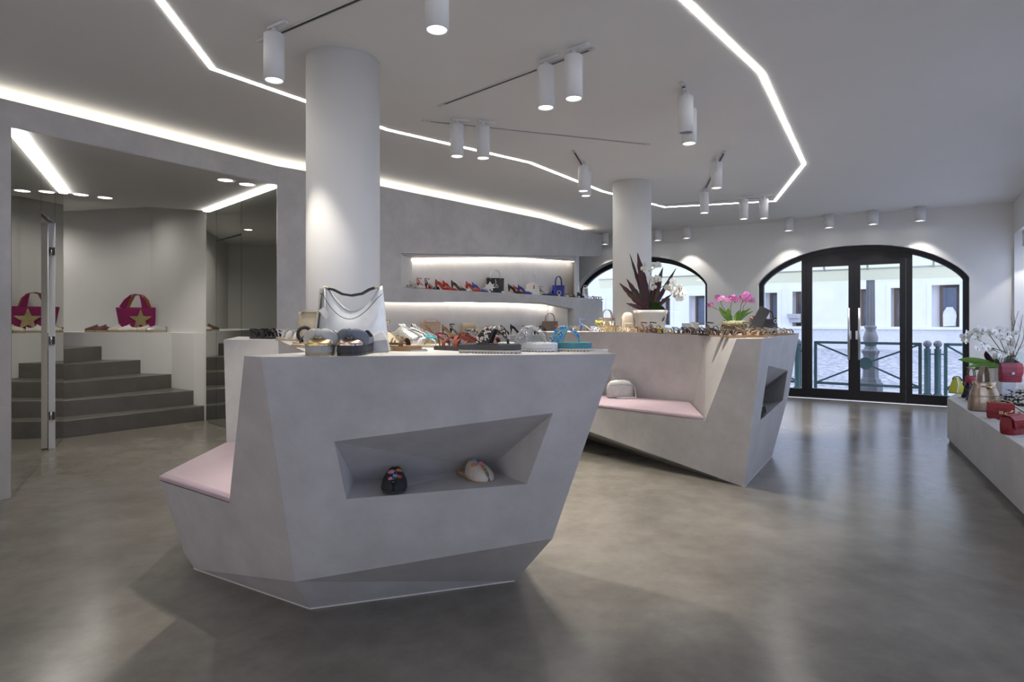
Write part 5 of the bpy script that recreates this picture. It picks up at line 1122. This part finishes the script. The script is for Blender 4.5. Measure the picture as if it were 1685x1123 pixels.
mb.loft(r); mb.build('pot', mat('ceramic', (.66, .63, .58), .35, 0, .05, 8, bump=.1), pt)
MB().lathe([(.001, .222), (.135, .215)], n=16).build('soil', mat('soil', (.03, .02, .012), .95, bump=.5), pt)
def L2(px, py, dy=0.): return V((px-CX)/1000*(PY+dy), PY+dy, CAM_H-(py-HOR)/1000*(PY+dy))-pc
tips = [(1036, 417, .05, .045), (1049, 416, -.03, .10), (1019, 466, -.05, .075), (1031, 459, .08, .075), (1035, 484, -.1, .07), (1091, 440, .06, .085), (1113, 441, .1, .055), (1089, 462, -.08, .065), (1106, 484, -.05, .055), (1030, 499, -.12, .055), (1037, 473, -.02, .07), (1098, 468, .1, .07), (1058, 440, .1, .08), (1079, 452, .12, .075)]
for px, py, dy, w in tips:
    tip = L2(px, py, dy); w *= .84; b0 = V(tip.x*.10, dy*.3, .22); o = blade(MB(), b0, tip, w, .03*(1 if tip.x < 0 else -1)*0+.01, 24, .22, .10).build('leaf', leafd, pt)
for tip, w in ((L2(1096, 512, -.16), .09), (L2(1092, 528, -.18), .085), (L2(1052, 470, .02), .06), (L2(1084, 497, -.14), .08), (L2(1040, 478, -.06), .05)):
    blade(MB(), (tip.x*.35, -.03, .225), tip, w, .03, 8, .15).build('leaf', leafg, pt)
fm = orchid_flower(petal, None, .036); fme = None
def lip(m):
    mb = MB(); mb.ball((0, -.006, -.004), .007, 6, 4, (1, 1.2, 1)); mb.ball((0, -.008, -.013), .006, 6, 3, (1, .6, 1.4)); return mb
def flowers(parent, pts, mbf, m, name='flower', rnd=None, sc=1., lm=None):
    rnd = rnd or random.Random(2); first = lf = None; lm = lm or mat('orchid_lip', (.50, .38, .10), .6)
    for p in pts:
        if first is None: o = mbf.build(name, m, parent); first = o; lf = lip(lm).build('lip', lm, o)
        else:
            o = first.copy(); COL.objects.link(o); o.parent = parent; l = lf.copy(); COL.objects.link(l); l.parent = o
        o.location = p; o.rotation_euler = (rnd.uniform(-.5, .3), rnd.uniform(-.6, .6), rnd.uniform(-1.1, 1.1)); s = sc*rnd.uniform(.8, 1.12); o.scale = (s, s, s)
cl1 = [(1061, 437), (1068, 445), (1075, 437), (1083, 437), (1070, 459), (1077, 464), (1083, 459), (1076, 474), (1058, 444)]; cl2 = [(1107, 464), (1100, 475), (1117, 473), (1123, 482), (1110, 481), (1118, 492), (1113, 487), (1106, 472), (1121, 474)]
flowers(pt, [L2(x, y, -.12) for x, y in cl1+cl2], fm, petal)
for pth in (((1071, 506, -.03), (1068, 470, -.06), (1072, 445, -.1), (1083, 437, -.11)), ((1073, 506, -.03), (1082, 478, -.08), (1100, 465, -.1), (1117, 474, -.1), (1120, 490, -.1)), ((1070, 506, -.03), (1074, 480, -.08), (1077, 462, -.1))):
    MB().tube([L2(x, y, d) for x, y, d in pth], .004, 5).build('stem', stemm, pt)
# pink orchids in a mossy bowl
PY = 6.0; pc = on(1208, PY, T)
pt2 = thing('potted_plant', 'low moss covered bowl of pink orchids on the long counter', 'plant', tuple(pc))
MB().lathe([(.05, 0), (.085, .01), (.115, .06), (.12, .09), (.11, .09), (.09, .07)], n=24).build('bowl', mat('bark_bowl', (.10, .065, .04), .85, 0, .3, 20, bump=.4), pt2)
mb = MB(); rr = random.Random(9)
for k in range(70):
    a = rr.uniform(0, 2*PI); q = rr.uniform(.06, .125); z = rr.uniform(.05, .125); p = V(q*math.cos(a), q*math.sin(a), z); mb.tube([p, p+V(rr.uniform(-.05, .05), rr.uniform(-.05, .05), rr.uniform(-.03, .02)), p+V(rr.uniform(-.07, .07), rr.uniform(-.06, .06), rr.uniform(-.05, .01))], .004, 4)
for k in range(24):
    a = 2*PI*k/24; mb.ball((.09*math.cos(a), .09*math.sin(a), .095), .032, 6, 4)
mb.ball((0, 0, .09), .085, 12, 5, (1, 1, .4)); stuff(mb.build('moss', mat('moss', (.36, .34, .20), .95, 0, .3, 40, bump=.5), pt2))
for (px, py, dy, w) in ((1183, 505, -.05, .045), (1192, 512, .03, .04), (1198, 507, -.08, .045), (1236, 507, -.02, .035), (1228, 511, -.08, .045), (1218, 510, .06, .04), (1240, 512, .04, .03)):
    tip = L2(px, py, dy); blade(MB(), (tip.x*.25, 0, .11), tip, w, .03, 8, .3).build('leaf', leafl, pt2)
cl = [(1166, 503), (1171, 501), (1180, 492), (1185, 494), (1181, 489), (1188, 491), (1197, 495), (1206, 489), (1211, 491), (1208, 495), (1203, 491), (1219, 490), (1225, 488), (1231, 490), (1236, 495), (1228, 495), (1222, 496), (1234, 488), (1215, 494), (1228, 485), (1240, 495)]
flowers(pt2, [L2(x, y, -.05+.03*(i % 3)) for i, (x, y) in enumerate(cl)], orchid_flower(pinkp, None, .027), pinkp)
for pth in (((1206, 522), (1186, 512), (1167, 503)), ((1200, 520), (1189, 505), (1184, 493)), ((1203, 522), (1202, 505), (1206, 491)), ((1218, 522), (1219, 505), (1222, 492)), ((1222, 522), (1223, 505), (1233, 491))):
    MB().tube([L2(x, y, 0) for x, y in pth], .003, 5).build('stem', stemm, pt2)
# black bag with chain-like handle and leaning board
bk_ = thing('handbag', None, None); mb = MB(); shell_bag(mb, .20, .16, .16, .09, lambda u: .88+.12*abs(u), 14, 8, .15, .5); mb.build('body', black, bk_); arc_handle(MB(), -.05, .05, .135, .09, 0, .006, 12, .6).build('handle', black, bk_)
mb = MB(); n = 14; mb.tube([V(.05+.016*math.cos(2*PI*i/n), -.05, .12+.016*math.sin(2*PI*i/n)) for i in range(n+1)], .004, 6); mb.build('ring', silver, bk_)
P5(bk_, 1264, 6.02, 0, 'black handbag standing behind a leaning board at the counter end', 'bag')
bd_ = thing('leaning_board', None, None); MB().bar(V(-.075, 0, .004), V(.055, .0, .245), .10, .012, V(0, 1, 0)).build('board', charcoal, bd_); MB().bar(V(-.080, -.001, .002), V(.050, -.001, .243), .09, .004, V(0, 1, 0)).build('face', grey, bd_); MB().bar(V(.02, .05, .0), V(.03, .01, .19), .03, .006).build('prop', charcoal, bd_)
P5(bd_, 1250, 5.78, -38, 'dark tilted board leaning in front of the black handbag', 'board')
b3_ = thing('necklace_bust', None, None); mb = MB(); mb.loft([[V(x*k, y, z) for x, y in ((-.05, -.02), (.05, -.02), (.05, .02), (-.05, .02))] for z, k in ((0, .5), (.03, .35), (.08, .7), (.14, 1.), (.18, .5))], smooth=False); soft(mb.build('body', taupe, b3_), .008, 2); mb = MB(); mb.tube([V(-.03, -.024, .16), V(0, -.028, .12), V(.03, -.024, .16)], .004, 5); mb.build('necklace', gold, b3_)
P5(b3_, 1240, 6.16, 0, 'small taupe bust stand left of the black handbag', 'stand')
# white bags on the pink bench
SZ = .4875
wq = thing('crossbody_bag', None, None); mb = MB(); r = []
for z, k, kd in ((0, .9, .8), (.015, 1, 1), (.08, 1.02, 1.1), (.13, .92, .9), (.155, .7, .6), (.165, .35, .3)): r.append([V(.125*k*(abs(math.cos(a))**.6)*(1 if math.cos(a) > 0 else -1), .045*kd*math.sin(a), z) for a in [2*PI*j/26 for j in range(26)]])
mb.loft(r); mb.build('body', C('white_leather', (.66, .65, .61), .5, bump=.05), wq); mb = MB(); mb.tube([V(.11, -.01, .13), V(.135, -.02, .09), V(.14, -.05, .02), V(.13, -.07, .008), V(.07, -.08, .010), V(.03, -.10, .008), V(-.03, -.075, .010), V(-.05, -.09, .008)], .006, 6); mb.build('strap', C('white_leather', (.66, .65, .61), .5), wq); mb = MB(); mb.ribbon([V(-.10, -.046, .12), V(0, -.052, .128), V(.10, -.046, .12)], V(0, 0, 1), .008, .003); mb.build('zip', palegrey, wq)
put(wq, on(1020, 5.66, SZ), 4, 'white leather crossbody bag lying on the pink bench', None, 'bag')
wk = tote('bucket_bag', sparkle, white, .11, .12, .24, .08, .05, .3, .01, top=lambda u: .93+.07*math.cos(9*u)); put(wk, on(1014, 5.87, SZ), 0, 'silver white bucket bag behind the white crossbody bag', None, 'bag')
# shoes in the side niche
for t_, yw, lab in ((.20, -24, 'black mule with white embroidery in the side niche, nearer one'), (.30, -24, 'black mule with white embroidery in the side niche, farther one')):
    p_ = m4.lerp(m3, t_)+WN*.062
    put(mule('mule', blacks, black, charcoal, [(0, .7, .014, white), (-.45, .6, .012, FP[2]), (.4, .8, .011, white), (.5, .6, .011, FP[3])]), V(p_.x, p_.y, m4.z+(m3.z-m4.z)*t_+.012), yw, lab, None, 'shoe')

# ------------------------------------------------------------------ bench on the right
HB = H3+.0005
def P6(o, px, py, yaw, label, cat, z=HB): return put(o, at(px, py, z), yaw, label, None, cat)
yb = thing('shoulder_bag', None, None); mb = MB(); shell_bag(mb, .17, .11, .165, .11, lambda u: 1-.2*u*u, 14, 8, .2, .3); mb.build('body', C('acid_yellow', (.50, .50, .04), .5), yb)
for s in (-.5, .45): MB().ribbon([V(s*.14, -.05, .01), V(s*.11, -.058, .09), V(s*.05, -.02, .165)], V(1, 0, 0), .012, .004).build('trim', white if s < 0 else charcoal, yb)
arc_handle(MB(), -.06, .06, .14, .035, 0, .005, 10, .6).build('handle', charcoal, yb)
P6(yb, 1574, 647, 20, 'acid yellow structured bag at the near corner of the bench by the door', 'bag')
P6(pump('pump', black, black, charcoal, .105), 1590, 656, 150, 'black high heel pump showing its heel beside the yellow bag', 'shoe'); P6(pump('pump', black, black, charcoal, .105), 1598, 661, 150, 'black high heel pump touching the gold bucket bag', 'shoe')
gb = thing('bucket_bag', None, None); gm = C('bronze_metallic', (.37, .285, .205), .30, .75, .15, 25, bump=.2)
mb = MB(); r = []
for z, k, kd in ((0, 1.0, 1.0), (.012, 1.06, 1.06), (.08, 1.05, 1.02), (.16, .93, .85), (.215, .74, .62), (.245, .80, .7)): r.append([V(.115*k*(abs(math.cos(a))**.7)*(1 if math.cos(a) > 0 else -1)*(1+.03*math.sin(6*a)), .075*kd*math.sin(a)*(1+.03*math.sin(7*a)), z) for a in [2*PI*j/36 for j in range(36)]])
mb.loft(r); mb.build('body', gm, gb); mb = MB(); mb.ribbon([V(-.035, 0, .20), V(-.032, 0, .30), V(-.012, 0, .375), V(.012, 0, .375), V(.028, 0, .31), V(.034, 0, .20)], V(0, 1, 0), .055, .006); mb.build('handle', C('bronze_strap', (.30, .24, .19), .4, .5), gb)
for zq in (.07, .13): MB().ribbon([V(.124*math.cos(a), .083*math.sin(a), zq) for a in [PI+PI*i/14 for i in range(15)]], V(0, 0, 1), .006, .003).build('seam', gm, gb)
mb = MB(); mb.tube([V(-.05, -.058, .212), V(0, -.066, .208), V(.05, -.058, .212)], .006, 6); mb.ball((0, -.07, .20), .014, 8, 5); mb.build('drawstring', gold, gb)
P6(gb, 1619, 676, 0, 'bronze metallic bucket bag with tall handle on the right bench', 'bag')
ac = thing('sign_holder', None, None); MB().bar(V(-.035, 0, .006), V(-.15, .0, .40), .006, .17, V(0, 1, 0)).build('panel', M_acryl, ac); MB().bar(V(-.04, 0, .006), V(.05, 0, .012), .006, .19, V(0, 1, 0)).build('foot', M_acryl, ac)
P6(ac, 1650, 655, 62, 'clear acrylic sign holder leaning behind the bronze bucket bag', 'stand')
P6(flap_bag('shoulder_bag', redd, .17, .115, .09, .02, True), 1646, 690, -35, 'dark red quilted chain bag behind its lower neighbour, near the bronze bag', 'bag')
P6(flap_bag('shoulder_bag', redd, .19, .12, .09, .02, True), 1668, 714, 22, 'dark red quilted bag with gold clasp nearest the picture edge', 'bag')
pd_ = thing('display_block', None, None); soft(MB().box((0, 0, .06), (.24, .16, .12)).build('block', white, pd_), .004, 1); P6(pd_, 1662, 648, -10, 'low white block carrying the red flap bag', 'block')
rf = flap_bag('shoulder_bag', C('poppy', (.33, .03, .045), .45), .20, .19, .08, None, False, silver); put(rf, at(1662, 648, HB)+V(0, 0, .1205), -12, 'poppy red flap bag with a silver clasp raised in front of the orchids', None, 'bag')
P6(tote('small_bag', C('poppy', (.33, .03, .045), .45), taupe, .15, .13, .11, .07, .10, .3, .012), 1598, 634, 0, 'small red bag between the yellow bag and bronze handle', 'bag')
for i, (px, py, yw, lab) in enumerate(((1676, 668, 60, 'black and white striped sandal at the back of the bench, nearest edge'), (1664, 662, 75, 'black and white striped sandal behind the acrylic holder'), (1680, 655, 50, 'black and white striped sandal below the red flap bag'))):
    P6(flat_sandal('striped_sandal', zebra, black, beige, ((.4, .06, .03, .03), (.56, .06, .035, -.03), (.74, .05, .035, 0)), False, True, .02), px, py, yw, lab, 'shoe')
P6(heel_sandal('heeled_sandal', black, black, beige, .07, True), 1683, 682, 40, 'black block heel sandal with beige insole behind the red quilted bags', 'shoe')
cp_ = thing('price_plate', None, None); MB().box((0, 0, .003), (.09, .06, .006)).build('plate', C('clear_plate', (.55, .55, .53), .15), cp_); MB().box((0, -.02, .009), (.05, .012, .006)).build('tab', gold, cp_); P6(cp_, 1631, 690, 20, 'clear price plate lying in front of the bronze bucket bag', 'plate')
# white orchids and twigs
PY = 6.75; pc = on(1652, PY, HB)
pt3 = thing('potted_plant', 'white planter full of white orchids and bare twigs in the corner', 'plant', tuple(pc))
mb = MB(); mb.loft([[V(x*k, y*k, z) for x, y in ((-.13, -.11), (.13, -.11), (.13, .11), (-.13, .11))] for z, k in ((0, .82), (.28, 1.0), (.28, .9), (.25, .88))], smooth=False); soft(mb.build('pot', white, pt3), .006, 2)
MB().box((0, 0, .25), (.2, .17, .02)).build('soil', MATS['soil'], pt3)
for (px, py, dy, w, m_) in ((1576, 592, -.3, .075, leafl), (1590, 606, -.28, .05, leafl), (1600, 612, -.2, .06, leafg), (1680, 598, .0, .10, leafg), (1640, 596, -.2, .09, leafg), (1660, 600, -.2, .10, leafg), (1622, 578, -.1, .06, leafd), (1672, 585, .1, .08, leafg), (1635, 585, .1, .08, leafg)):
    tip = L2(px, py, dy); blade(MB(), (max(-.11, min(.11, tip.x*.4)), dy*.35, .26), tip, w, .05, 8, .2).build('leaf', m_, pt3)
rr = random.Random(21); cl = []
for (x0, x1, y0, y1, n) in ((1585, 1608, 548, 566, 9), (1606, 1628, 540, 556, 10), (1626, 1650, 538, 560, 10), (1648, 1672, 540, 562, 9), (1606, 1634, 566, 576, 6), (1628, 1646, 580, 590, 4), (1646, 1664, 574, 588, 5)):
    for k in range(n): cl.append((rr.uniform(x0, x1), rr.uniform(y0, y1)))
flowers(pt3, [L2(x, y, rr.uniform(-.22, .12)) for x, y in cl], orchid_flower(petal, None, .036), petal, 'flower', rr)
for k, (x, y) in enumerate(((1590, 556), (1615, 545), (1636, 545), (1660, 548), (1622, 572), (1652, 582))):
    e_ = L2(x, y, -.05); MB().tube([V(.03*(k-2.5), 0, .25), V(.03*(k-2.5)+.02, -.02, .40), V(e_.x*.75, e_.y*.7, e_.z*.98+.01), e_], .004, 5).build('stem', stemm, pt3)
for k, (x, y) in enumerate(((1664, 508), (1676, 512), (1683, 518), (1671, 530), (1690, 535))):
    e_ = L2(x, y, .05); b_ = V(.05+.01*k, .02, .25); m_ = b_.lerp(e_, .55)+V(.03*(-1)**k, 0, .02); mb = MB(); mb.tube([b_, m_, e_], [.006, .004, .002], 5)
    for j in range(5):
        q = b_.lerp(m_, .5+.1*j) if j < 3 else m_.lerp(e_, .2*(j-2)+.1); mb.tube([q, q+V(rr.uniform(-.05, .05), rr.uniform(-.04, .04), rr.uniform(.05, .11))], [.003, .001], 4)
    mb.build('twig', mat('twig', (.30, .24, .2), .8), pt3)
sg = thing('sign_board', None, None); MB().bar(V(0, 0, .0), V(.06, .02, .36), .24, .008, V(0, 1, 0)).build('panel', C('pale_green_board', (.56, .60, .56), .5), sg); MB().bar(V(.03, .10, 0), V(.05, .03, .26), .03, .006).build('prop', grey, sg)
P6(sg, 1682, 630, -20, 'blank pale board leaning at the edge of the picture by the orchids', 'board')
